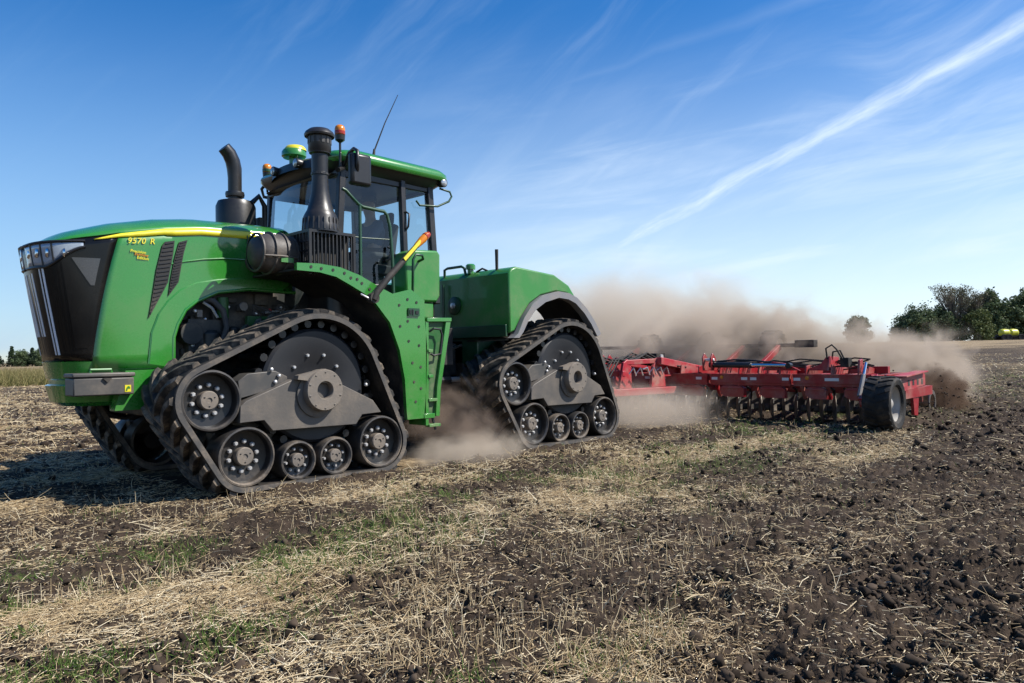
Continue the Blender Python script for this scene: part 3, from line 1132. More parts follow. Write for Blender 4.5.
    m.mat(0).bar((ox + IDL[0], yy(0.38), IDL[1]), (ox - 0.55, yy(0.38), 0.55), 0.12, 0.16, (0, 1, 0))
    m.mat(0).bar((ox + RO1[0], yy(0.38), RO1[1]), (ox - 0.55, yy(0.38), 0.5), 0.12, 0.14, (0, 1, 0))
    m.mat(0).bar((ox + RO2[0], yy(0.38), RO2[1]), (ox + 0.5, yy(0.38), 0.5), 0.12, 0.14, (0, 1, 0))
    for a, c in ((-0.50, 1.165), (-0.42, 1.10), (-0.46, 1.04), (0.62, 0.97)):
        m.mat(2).bolt((ox + a, yy(0.085), c), 'y', 0.022, -0.03 * f)
    m.build('track_frame', ['frame_grey', 'box_grey', 'steel'], track, bevel=0.012)
    m = MB()
    m.mat(0).lathe([(0.215, f * 0.02), (0.215, -f * 0.095), (0.205, -f * 0.11), (0.095, -f * 0.11), (0.088, -f * 0.10), (0.088, -f * 0.02), (0, -f * 0.02)], (ox, yy(0), 0.94), 'y', 40, False)
    m.mat(1).lathe([(0.24, 0), (0.24, -f * 0.02), (0.20, -f * 0.03)], (ox - 0.03, yy(0), 0.90), 'y', 40)
    for q in range(10):
        a = 2 * PI * q / 10 + 0.3
        m.mat(1).bolt((ox + 0.185 * math.cos(a), yy(-0.109), 0.94 + 0.185 * math.sin(a)), 'y', 0.010, -0.008 * f)
    m.mat(0).prism([(ox - 0.30, 1.06), (ox - 0.29, 1.10), (ox + 0.02, 1.16), (ox + 0.1, 1.12), (ox + 0.1, 1.0)], yy(-0.085), yy(0.0))
    m.build('hub', ['hub_grey', 'frame_grey'], track, smooth=35)
    return track


def children(o):
    return [c for c in bpy.data.objects if c.parent == o]


def copy_part(o, parent, loc, mirror=False):
    kids = children(o)
    c = o.copy()
    COL.objects.link(c)
    c.parent = parent
    c.location = loc
    if mirror: c.scale = (1, -1, 1)
    for k in kids:
        d = k.copy()
        COL.objects.link(d)
        d.parent = c
    return c


track0 = build_track(0.0, 0.0, 1)
WB = 4.1
copy_part(track0, tractor, (WB - TX, 0 - TY, 0))
copy_part(track0, tractor, (0 - TX, 3.0 - TY, 0), True)
copy_part(track0, tractor, (WB - TX, 3.0 - TY, 0), True)

# ---- hood
HW, XS, NE = 0.56, -1.20, 3.0


def nose_x(z):
    return -2.30 + 0.19 * max(0.0, min(1.0, (2.41 - z) / 1.1)) ** 1.1 - 0.0


def ztop(x):
    xs = [-2.36, -2.2, -1.99, -1.63, -1.2, -0.82, -0.1, 0.3]
    zs = [2.40, 2.45, 2.545, 2.665, 2.76, 2.81, 2.83, 2.83]
    return float(np.interp(x, xs, zs))


def plan(th, z, grow=0.0):
    """point of the nose outline at angle th (0 near side, pi far side)"""
    L = XS - nose_x(z)
    c, s_ = math.cos(th), math.sin(th)
    y = 1.5 - (HW + grow) * math.copysign(abs(c) ** (2 / NE), c)
    x = XS - (L + grow) * abs(s_) ** (2 / NE)
    return x, y


def th_edge(z):
    f = max(0.0, min(1.0, (2.47 - z) / 1.18))
    return math.asin(0.235 + (0.60 - 0.235) * f)


ARCH = [(-1.125, 1.20), (-1.12, 1.51), (-1.08, 1.64), (-1.0, 1.79), (-0.89, 1.88), (-0.66, 1.99), (-0.31, 2.04), (0.08, 2.03), (0.25, 2.03)]


def arch_z(x):
    if x <= -1.125: return 1.20
    return float(np.interp(x, [a for a, _ in ARCH], [b for _, b in ARCH]))


def wall_z(x, frac):
    """height of the shoulder: 0 at the near side, 1 at the nose centre"""
    return ztop(x) - 0.155 + 0.11 * frac


def shoulder(px, py, pz, k):
    """from a wall-top point towards the spine, k 0..1"""
    sx = max(px, -2.02 + 0.0 * px)
    x = px + (sx - px) * k
    y = py + (1.5 - py) * k
    zt = ztop(max(x, px))
    e = 1 - (1 - k) ** 2.6
    return x, y, pz + (zt - pz) * e


def build_hood():
    b = MB()
    rows_n = 10
    xs = [0.22, 0.1, -0.05, -0.2, -0.31, -0.45, -0.56, -0.66, -0.78, -0.89, -0.95, -1.0, -1.04, -1.08, -1.10, -1.12, -1.126, -1.16]
    tops_near = []
    for sgn in (1, -1):
        cols = []
        for x in xs:
            zb, zt = arch_z(x), wall_z(x, 0)
            y = 1.5 - sgn * HW
            cols.append([(x, y, zb + (zt - zb) * t / rows_n) for t in range(rows_n + 1)])
        for q in range(0, 9):
            col = []
            for t in range(rows_n + 1):
                zb = 1.20
                z = zb + (wall_z(-1.7, 0.0) - zb) * t / rows_n
                th = th_edge(z) * (q / 8) ** 1.3
                x, y = plan(th, z)
                zt = wall_z(x, 0.0 + 0.12 * q / 8)
                z = zb + (zt - zb) * t / rows_n
                col.append((x, 1.5 - sgn * (1.5 - y), z))
            cols.append(col)
        b.sheet(cols)
        tops_near.append([c[-1] for c in cols])
    near, far = tops_near
    the = th_edge(2.45)
    front = []
    for q in range(1, 24):
        th = the + (PI - 2 * the) * q / 24
        x, y = plan(th, 2.41)
        fr = math.sin(th) ** 1.2
        front.append((x, y, wall_z(x, 0.12 + 0.88 * min(1, (fr - 0.2) / 0.8) if fr > 0.2 else 0.12)))
    edge = near + front + far[::-1]
    fan = []
    for k in range(9):
        fan.append([shoulder(*p, k / 8) for p in edge])
    b.sheet(fan)
    o = b.build('hood', ['green'], tractor, smooth=50, fix=False)
    s = o.modifiers.new('skin', 'SOLIDIFY')
    s.thickness = 0.012
    s.offset = 0
    # bead round the wheel arch and crease across the side
    for sgn in (1, -1):
        m = MB()
        y = 1.5 - sgn * (HW + 0.012)
        m.tube([(x, y, z) for x, z in ARCH], 0.022, 8)
        off = [(-1.36, 1.24), (-1.33, 1.55), (-1.26, 1.74), (-1.17, 1.87), (-1.05, 1.985), (-0.89, 2.07), (-0.65, 2.12), (-0.41, 2.145), (-0.1, 2.15), (0.2, 2.15)]
        m.tube([(x, y + sgn * 0.004, z) for x, z in off], 0.013, 6)
        m.tube([(x, y + sgn * 0.004, z) for x, z in ((-1.26, 2.225), (-1.0, 2.29), (-0.8, 2.33), (-0.6, 2.355), (-0.3, 2.36), (0.2, 2.35))], 0.010, 6)
        m.prism([(-1.36, 1.24), (-1.33, 1.55), (-1.26, 1.74), (-1.17, 1.87), (-1.05, 1.985), (-0.89, 2.07), (-0.65, 2.12), (-0.41, 2.145), (-0.1, 2.15), (0.2, 2.15)] + ARCH[::-1][1:], y + sgn * 0.006, y - sgn * 0.012)
        m.build('arch_moulding', ['green'], tractor, smooth=50)
    for sgn in (1, -1):
        y = 1.5 - sgn * (HW + 0.002)
        for pts in ([(-1.215, 1.22), (-1.20, 1.45), (-1.225, 1.62)], [(-0.10, 2.16), (-0.10, 2.58)]):
            m = MB()
            m.tube([(x, y, z) for x, z in pts], 0.004, 4)
            m.build('panel_seam', ['black_matte'], tractor)
    # yellow stripe along the shoulder
    for sgn in (1, -1):
        st = MB()
        rows = [[], []]
        path = []
        for q in range(7):
            th = 0.46 * (1 - q / 6)
            path.append(plan(th, 2.45))
        path += [(x, 1.5 - HW) for x in np.linspace(-1.17, 0.12, 16)]
        n = len(path)
        for i, (x, y) in enumerate(path):
            f = i / (n - 1)
            zt = wall_z(x, 0.0)
            wdt = 0.078 * min(1, 0.10 + f * 2.6)
            top = shoulder(x, y, zt, 0.015)
            rows[0].append((x, 1.5 - sgn * (1.5 - y) - sgn * 0.012, zt + 0.004 - wdt))
            rows[1].append((top[0], 1.5 - sgn * (1.5 - top[1]) - sgn * 0.013, zt + 0.004))
        st.sheet(rows)
        so = st.build('hood_stripe', ['yellow'], tractor, smooth=40)
        s = so.modifiers.new('skin', 'SOLIDIFY')
        s.thickness = 0.006
        s.offset = 0
    return o


build_hood()


def nose_patch(m, th0, th1, z0, z1, n=14, rows=6, grow=0.0, zt0=None, zt1=None):
    """sheet on the nose between two angles; z limits may be functions of th"""
    R_ = []
    for t in range(rows + 1):
        row = []
        for q in range(n + 1):
            th = th0 + (th1 - th0) * q / n
            a = z0(th) if callable(z0) else z0
            b = z1(th) if callable(z1) else z1
            z = a + (b - a) * t / rows
            x, y = plan(th, z, grow)
            row.append((x, y, z))
        R_.append(row)
    m.sheet(R_)


def build_nose():
    g = MB()
    rows = []
    for t in range(17):
        row = []
        for q in range(41):
            z = 1.28 + (2.40 - 1.28) * t / 16
            e = th_edge(z) - 0.012
            th = e + (PI - 2 * e) * q / 40
            x, y = plan(th, z, -0.004)
            fr = math.sin(th) ** 1.2
            ztp = wall_z(x, 0.12 + 0.88 * min(1, (fr - 0.2) / 0.8) if fr > 0.2 else 0.12)
            row.append((x, y, 1.28 + (ztp - 0.012 - 1.28) * t / 16))
        rows.append(row)
    g.sheet(rows)
    o = g.build('grille', ['black_gloss'], tractor, smooth=50, fix=False)
    s = o.modifiers.new('skin', 'SOLIDIFY')
    s.thickness = 0.02
    s.offset = 0
    # vertical black louvres and bright bars on the front face
    m = MB()
    for k in range(-16, 17):
        th = PI / 2 + k * 0.05
        m.mat(0).tube([(*plan(th, z, 0.002), z) for z in np.linspace(1.33, 2.2, 6)], 0.005, 4)
    for th, za, zb in ((1.50, 1.52, 2.12), (1.22, 1.34, 2.17), (PI - 1.22, 1.34, 2.17), (PI - 1.50, 1.52, 2.12)):
        for d, wd in ((-0.04, 0.013), (0.035, 0.009)):
            m.mat(1).tube([(*plan(th + d, z, 0.004), z) for z in np.linspace(za, zb, 9)], wd, 6)
    m.build('grille_bars', ['black_gloss', 'silver'], tractor, smooth=50)
    # side screens: mesh panel inside the black surround, its reflection painted on as a grey patch
    for sg in (1, -1):
        m = MB()
        def pl(th, z, gr):
            x, y = plan(th, z, gr)
            return x, 1.5 - sg * (1.5 - y)
        rows = []
        for t in range(9):
            z = 1.40 + 0.90 * t / 8
            e0 = th_edge(z) + 0.07
            e1 = e0 + 0.18 + 0.30 * t / 8
            rows.append([(*pl(e0 + (e1 - e0) * q / 6, z, 0.008), z) for q in range(7)])
        m.mat(0).sheet(rows)
        rows = []
        for t in range(5):
            z = 2.0 + 0.26 * t / 4
            e0 = th_edge(z) + 0.10
            e1 = e0 + 0.04 + 0.26 * t / 4
            rows.append([(*pl(e0 + (e1 - e0) * q / 6, z, 0.014), z) for q in range(7)])
        m.mat(1).sheet(rows)
        m.build('side_screen', ['black_gloss', 'screen_reflection'], tractor, smooth=50)
    # headlights: a lens on each side of the nose in a black bezel with dividers

    for sg in (1, -1):
        def mir(th):
            return th if sg == 1 else PI - th

        def lo(th):
            t = th if th < PI / 2 else PI - th
            return 2.385 - 0.205 * sstep(np.array(t), 0.45, 1.15).item()

        def hi(th):
            t = th if th < PI / 2 else PI - th
            return 2.410 - 0.035 * min(1, max(0, (t - 0.56) / 0.9))
        m = MB()
        nose_patch(m, mir(0.56), mir(1.53), lo, hi, 24, 5, 0.004)
        L = m.build('headlight', ['headlight_lens'], tractor, smooth=60)
        s = L.modifiers.new('skin', 'SOLIDIFY')
        s.thickness = 0.02
        s.offset = 0
        m = MB()
        for th in (0.95, 1.14, 1.36):
            t = mir(th)
            m.tube([(*plan(t, z, 0.012), z) for z in np.linspace(lo(t) - 0.005, hi(t), 5)], 0.010, 6)
        for fn, dz in ((lo, -0.012), (hi, 0.008)):
            m.tube([(*plan(mir(t), fn(mir(t)), 0.010), fn(mir(t)) + dz) for t in np.linspace(0.54, 1.56, 24)], 0.015, 6)
        for th in (0.80, 1.05, 1.25, 1.46):
            x, y = plan(mir(th), 2.29, 0.006)
            m.mat(1).lathe([(0.0, 0), (0.035, 0.0), (0.048, 0.014), (0.0, 0.016)], (x - 0.014, y, 2.30), 'x', 14, False)
        m.build('bezel', ['black_plastic', 'chrome'], L, smooth=50)


build_nose()


def build_front_frame():
    m = MB()
    # green chin and weight bracket below the grille
    rows = []
    for z, gr in ((0.84, -0.13), (0.88, -0.06), (1.04, -0.02), (1.055, -0.05), (1.095, -0.05), (1.11, -0.03), (1.27, 0.0), (1.285, -0.02)):
        rows.append([(*plan(PI * q / 48, 1.35, gr), z) for q in range(49)])
    m.sheet(rows)
    for z, gr in ((0.84, -0.13), (1.285, -0.02)):
        top = [(*plan(PI * q / 48, 1.35, gr), z) for q in range(49)]
        m.add(top, [tuple(range(49))])
    m.prism([(-1.62, 1.18), (-1.16, 1.19), (-1.14, 1.10), (-1.18, 0.98), (-1.24, 0.84), (-1.30, 0.80), (-1.72, 0.80)], 0.80, 0.94)
    m.prism([(-1.62, 1.18), (-1.16, 1.19), (-1.14, 1.10), (-1.18, 0.98), (-1.24, 0.84), (-1.30, 0.80), (-1.72, 0.80)], 2.06, 2.2)
    for x, z in ((-1.24, 1.12), (-1.30, 0.88), (-1.42, 0.87), (-1.22, 1.04)):
        m.mat(1).bolt((x, 0.80, z), 'y', 0.018, -0.012)
    o = m.build('front_bracket', ['green', 'black_matte'], tractor, smooth=40)
    # grey tool box on the near corner
    m = MB()
    m.mat(0).box(-2.09, -1.57, 0.72, 0.98, 0.955, 1.12)
    m.mat(0).box(-2.10, -1.56, 0.71, 0.99, 1.124, 1.165)
    tb = m.build('tool_box', ['box_grey'], tractor, bevel=0.012)
    m = MB()
    m.mat(0).prism([(-1.85, 1.115), (-1.77, 1.115), (-1.81, 1.075)], 0.70, 0.718)
    m.build('latch', ['black_matte'], tb)
    m = MB()
    m.mat(0).box(-1.655, -1.60, 0.7155, 0.719, 0.98, 1.045)
    m.mat(1).prism([(-1.648, 0.99), (-1.640, 1.02), (-1.628, 1.035), (-1.612, 1.03), (-1.607, 1.012), (-1.620, 1.010), (-1.628, 1.018), (-1.634, 0.992)], 0.7125, 0.715)
    m.build('badge', ['yellow', 'green'], tb)
    m = MB()
    m.tube([(-1.92, 0.82, 1.165), (-1.92, 0.82, 1.195), (-1.74, 0.82, 1.195), (-1.74, 0.82, 1.165)], 0.012, 6)
    m.build('lid_handle', ['green'], tb)
    # main frame rails, axle and belly between the tracks
    m = MB()
    m.mat(0).box(-1.4, 2.55, 1.0, 2.0, 0.72, 1.15)
    m.mat(0).box(2.5, 3.1, 1.3, 1.7, 0.75, 1.10)
    m.mat(0).box(2.95, 5.0, 1.05, 1.95, 0.72, 1.5)
    m.mat(0).lathe([(0.22, 0.42), (0.22, 2.58)], (0.0, 0, 0.94), 'y', 20)
    m.mat(0).lathe([(0.22, 0.42), (0.22, 2.58)], (WB, 0, 0.94), 'y', 20)
    m.mat(0).lathe([(0.16, 0.68), (0.16, 1.5)], (2.72, 1.5, 0), 'z', 16)
    m.build('chassis', ['black_matte'], tractor, bevel=0.02)


build_front_frame()


def build_hood_details():
    # two slanted side vents with louvre blades
    for sgn in (1, -1):
        y = 1.5 - sgn * (HW + 0.016)
        for poly in ([(-1.225, 2.44), (-1.20, 2.475), (-1.105, 2.495), (-1.12, 2.36), (-1.175, 2.06), (-1.365, 1.69), (-1.335, 1.86), (-1.285, 2.19)],
                     [(-1.06, 2.485), (-0.975, 2.515), (-1.015, 2.37), (-1.07, 2.07), (-1.17, 1.925), (-1.145, 2.11), (-1.105, 2.32)]):
            m = MB()
            m.mat(0).prism(poly, y, y - sgn * 0.006)
            zs = np.linspace(min(p[1] for p in poly) + 0.06, max(p[1] for p in poly) - 0.03, 18)
            for z in zs:
                hits = []
                for i in range(len(poly)):
                    (x0, z0), (x1, z1) = poly[i], poly[(i + 1) % len(poly)]
                    if (z0 - z) * (z1 - z) < 0:
                        hits.append(x0 + (x1 - x0) * (z - z0) / (z1 - z0))
                if len(hits) >= 2:
                    a, c = min(hits), max(hits)
                    m.mat(1).bar((a + 0.008, y - sgn * 0.009, z - 0.012), (c - 0.008, y - sgn * 0.009, z + 0.012), 0.008, 0.010)
            m.build('side_vent', ['black_matte', 'black_plastic'], tractor)
    # lettering on the near side
    def text(s, x, z, size, mat, y, space=1.0, shear=0.0, name='lettering', rot=0.0):
        c = bpy.data.curves.new(name, 'FONT')
        c.body = s
        c.size = size
        c.extrude = 0.0015
        c.space_character = space
        c.shear = shear
        c.offset = size * 0.012
        c.materials.append(MATS[mat])
        t = bpy.data.objects.new(name, c)
        o = bpy.data.objects.new(name, bpy.data.meshes.new_from_object(t))
        bpy.data.objects.remove(t)
        COL.objects.link(o)
        o.parent = tractor
        o.location = (x - TX, y - TY, z)
        o.rotation_euler = (R(90), -rot, 0)
        return o
    yn = 1.5 - HW - 0.013
    text('9570', -1.555, 2.428, 0.080, 'yellow', yn, 1.08, 0.22, rot=R(3))
    text('R', -1.345, 2.440, 0.080, 'yellow', yn, 1.0, 0.2, rot=R(3))
    text('Precision', -1.53, 2.345, 0.040, 'yellow', yn, 1.0, 0.1, rot=R(-4))
    text('Farming', -1.49, 2.315, 0.040, 'orange_lens', yn, 1.0, 0.1, rot=R(-4))
    text('Edition', -1.47, 2.282, 0.040, 'yellow', yn, 1.0, 0.1, rot=R(-4))
    text('JOHN', -0.335, 2.565, 0.095, 'green_dark', yn - 0.006, 1.0, 0.0)
    # engine bay seen under the arch: block, pipes, hoses, filters
    m = MB()
    m.mat(0).box(-1.05, 0.9, 1.12, 1.9, 1.15, 2.15)
    m.mat(0).box(-0.95, -0.55, 0.98, 1.2, 1.35, 1.70)
    m.mat(0).lathe([(0.10, 0), (0.10, 0.30), (0.06, 0.34)], (-0.70, 1.02, 1.25), 'z', 14)
    m.mat(0).lathe([(0.08, 0), (0.08, 0.26), (0.05, 0.28)], (-0.45, 1.02, 1.35), 'z', 14)
    m.mat(0).lathe([(0.12, 0), (0.12, 0.14)], (-0.92, 0.95, 1.55), 'y', 16)
    rr = random.Random(4)
    for k in range(26):
        x = -1.0 + 1.2 * rr.random()
        z = 1.3 + 0.65 * rr.random()
        m.mat(0).box(x, x + 0.04 + 0.12 * rr.random(), 1.0 + 0.1 * rr.random(), 1.15, z, z + 0.03 + 0.1 * rr.random())
    for k in range(22):
        x = -1.02 + 1.25 * rr.random()
        z = 1.3 + 0.6 * rr.random()
        m.mat(1).bolt((x, 1.0, z), 'y', 0.012 + 0.014 * rr.random(), -0.03)
    m.mat(2).lathe([(0.06, 0), (0.06, 0.22)], (-0.58, 0.98, 1.72), 'z', 12)
    m.mat(2).box(-0.30, -0.05, 0.98, 1.05, 1.55, 1.75)
    m.mat(3).box(-0.86, -0.80, 0.97, 1.02, 1.72, 1.80)
    m.mat(3).lathe([(0.05, 0), (0.05, -0.03)], (-0.35, 0.99, 1.85), 'y', 12)
    m.build('engine', ['engine', 'steel', 'green_mid', 'hub_grey'], tractor, bevel=0.008)
    m = MB()
    m.mat(0).tube([(-0.78, 0.98, 1.92), (-0.70, 0.95, 1.90), (-0.60, 0.93, 1.80), (-0.56, 0.93, 1.62), (-0.62, 0.95, 1.40)], 0.032, 8)
    m.mat(1).tube([(-0.80, 0.96, 1.88), (-0.72, 0.93, 1.82), (-0.66, 0.93, 1.72)], 0.016, 6)
    for k in range(12):
        x = -0.5 + 0.9 * rr.random()
        z = 1.75 + 0.2 * rr.random()
        pts = [(x, 0.98, z)]
        for _ in range(3):
            pts.append((pts[-1][0] + rr.uniform(-.1, .18), 0.98 + rr.uniform(-.04, .06), pts[-1][2] + rr.uniform(-.14, .08)))
        m.mat(rr.choice((0, 0, 0, 1, 2))).tube(pts, 0.008 + 0.012 * rr.random(), 6)
    m.build('hoses', ['rubber_edge', 'steel', 'red'], tractor, smooth=60)


build_hood_details()


def build_stacks():
    # exhaust on the far side: muffler, pipe with a swept tip
    m = MB()
    m.mat(0).lathe([(0.235, -0.25), (0.235, 0.24), (0.21, 0.30), (0.12, 0.325), (0.10, 0.33)], (0.06, 2.0, 2.92), 'z', 28)
    m.mat(0).tube([(0.05, 2.0, 3.20), (0.05, 2.0, 3.52), (0.045, 2.0, 3.63), (0.025, 2.0, 3.72), (-0.02, 2.0, 3.81), (-0.085, 2.0, 3.875)], [0.082, 0.082, 0.088, 0.088, 0.086, 0.080], 18)
    m.mat(0).lathe([(0.11, -0.03), (0.115, 0.0), (0.11, 0.03)], (0.05, 2.0, 3.31), 'z', 20)
    m.mat(0).tube([(0.22, 1.95, 3.20), (0.33, 1.93, 3.32), (0.40, 1.92, 3.20), (0.40, 1.92, 2.90)], 0.035, 8)
    m.mat(0).box(0.32, 0.42, 1.9, 2.1, 2.75, 3.05)
    m.build('exhaust', ['black_plastic'], tractor, smooth=45)
    # air intake with pre-cleaner on the near side
    c = (0.15, 0.2, 0)
    m = MB()
    m.mat(0).lathe([(0.19, 2.62), (0.19, 2.70), (0.18, 2.72), (0.178, 2.79), (0.155, 2.835), (0.14, 2.86), (0.112, 2.96), (0.096, 3.05), (0.086, 3.18), (0.086, 3.235), (0.094, 3.24), (0.094, 3.265), (0.087, 3.27), (0.088, 3.46), (0.112, 3.475), (0.112, 3.485), (0.122, 3.50), (0.122, 3.66)], c, 'z', 30, False)
    m.mat(0).lathe([(0.122, 3.652), (0.158, 3.655), (0.163, 3.675), (0.148, 3.705), (0.11, 3.735), (0.06, 3.745), (0, 3.747)], c, 'z', 30, False)
    for k in range(14):
        a = 2 * PI * k / 14
        m.mat(1).bar((c[0] + 0.123 * math.cos(a), c[1] + 0.123 * math.sin(a), 3.575), (c[0] + 0.123 * math.cos(a), c[1] + 0.123 * math.sin(a), 3.645), 0.030, 0.006, (math.cos(a), math.sin(a), 0))
    for k in range(20):
        a = 2 * PI * k / 20
        m.mat(1).bar((c[0] + 0.190 * math.cos(a), c[1] + 0.190 * math.sin(a), 2.64), (c[0] + 0.181 * math.cos(a), c[1] + 0.181 * math.sin(a), 2.77), 0.012, 0.014, (math.cos(a), math.sin(a), 0))
        if k % 2 == 0:
            m.mat(1).bar((c[0] + 0.094 * math.cos(a), c[1] + 0.094 * math.sin(a), 3.245), (c[0] + 0.094 * math.cos(a), c[1] + 0.094 * math.sin(a), 3.26), 0.02, 0.006, (math.cos(a), math.sin(a), 0))
    m.build('air_intake', ['black_plastic', 'box_grey'], tractor, smooth=40)
    # barred filter housing under it
    m = MB()
    m.mat(0).box(-0.04, 0.48, 0.20, 0.62, 2.15, 2.60)
    m.mat(1).box(-0.07, 0.50, 0.06, 0.66, 2.595, 2.625)
    m.mat(1).box(-0.07, -0.04, 0.06, 0.09, 2.15, 2.595)
    m.mat(1).box(0.47, 0.50, 0.06, 0.09, 2.15, 2.595)
    for k in range(11):
        x = -0.015 + k * 0.046
        m.mat(1).box(x, x + 0.013, 0.065, 0.085, 2.15, 2.595)
    for z in (2.28, 2.40, 2.50):
        m.mat(1).box(-0.04, 0.06, 0.085, 0.097, z, z + 0.012)
        m.mat(1).box(-0.07, -0.055, 0.09, 0.62, z, z + 0.015)
    for k in range(8):
        y = 0.12 + k * 0.065
        m.mat(1).box(-0.07, -0.057, y, y + 0.012, 2.15, 2.595)
    m.build('filter_housing', ['black_matte', 'black_plastic'], tractor)
    # ribbed intake barrel and duct
    m = MB()
    cx, cy_, cz = -0.27, 0.46, 2.385
    prof = [(0.0, -0.255), (0.08, -0.25), (0.15, -0.215), (0.19, -0.14), (0.212, -0.05), (0.212, 0.06), (0.20, 0.16), (0.165, 0.24), (0.12, 0.28), (0.0, 0.285)]
    m.mat(0).lathe(prof, (cx, cy_, cz), 'x', 30, False)
    for h, r in ((-0.19, 0.196), (-0.06, 0.219), (0.07, 0.219), (0.19, 0.196)):
        m.mat(0).lathe([(r - 0.01, h - 0.014), (r + 0.010, h - 0.008), (r + 0.010, h + 0.008), (r - 0.01, h + 0.014)], (cx, cy_, cz), 'x', 30, False)
    m.mat(0).tube([(cx - 0.19, cy_ - 0.19, cz - 0.05), (cx - 0.02, cy_ - 0.228, cz - 0.05), (cx + 0.19, cy_ - 0.19, cz - 0.05)], 0.012, 6)
    m.mat(1).box(cx - 0.02, cx + 0.12, cy_ - 0.222, cy_ - 0.20, cz - 0.11, cz - 0.06)
    m.mat(0).tube([(cx, cy_ + 0.15, cz - 0.02), (cx + 0.04, cy_ + 0.3, cz - 0.04), (cx + 0.04, cy_ + 0.6, cz - 0.04)], 0.12, 12)
    m.mat(0).tube([(cx + 0.22, cy_, cz), (cx + 0.33, cy_ + 0.02, cz + 0.04), (cx + 0.45, cy_ + 0.1, cz + 0.06)], 0.12, 14)
    m.build('intake_barrel', ['duct_brown', 'green_dusty'], tractor, smooth=50)


build_stacks()

F_OUT = [(-0.26, 2.245), (0.0, 2.255), (0.25, 2.235), (0.50, 2.165), (0.76, 2.05), (0.93, 1.985), (1.19, 2.05), (1.39, 1.93), (1.39, 1.72), (1.42, 1.4), (1.40, 0.9), (1.36, 0.55)]
F_IN = [(-0.26, 2.17), (0.0, 2.165), (0.2, 2.13), (0.37, 2.055), (0.55, 1.97), (0.69, 1.88), (0.89, 1.66), (1.02, 1.35), (1.09, 1.01), (1.11, 0.64), (1.12, 0.55)]


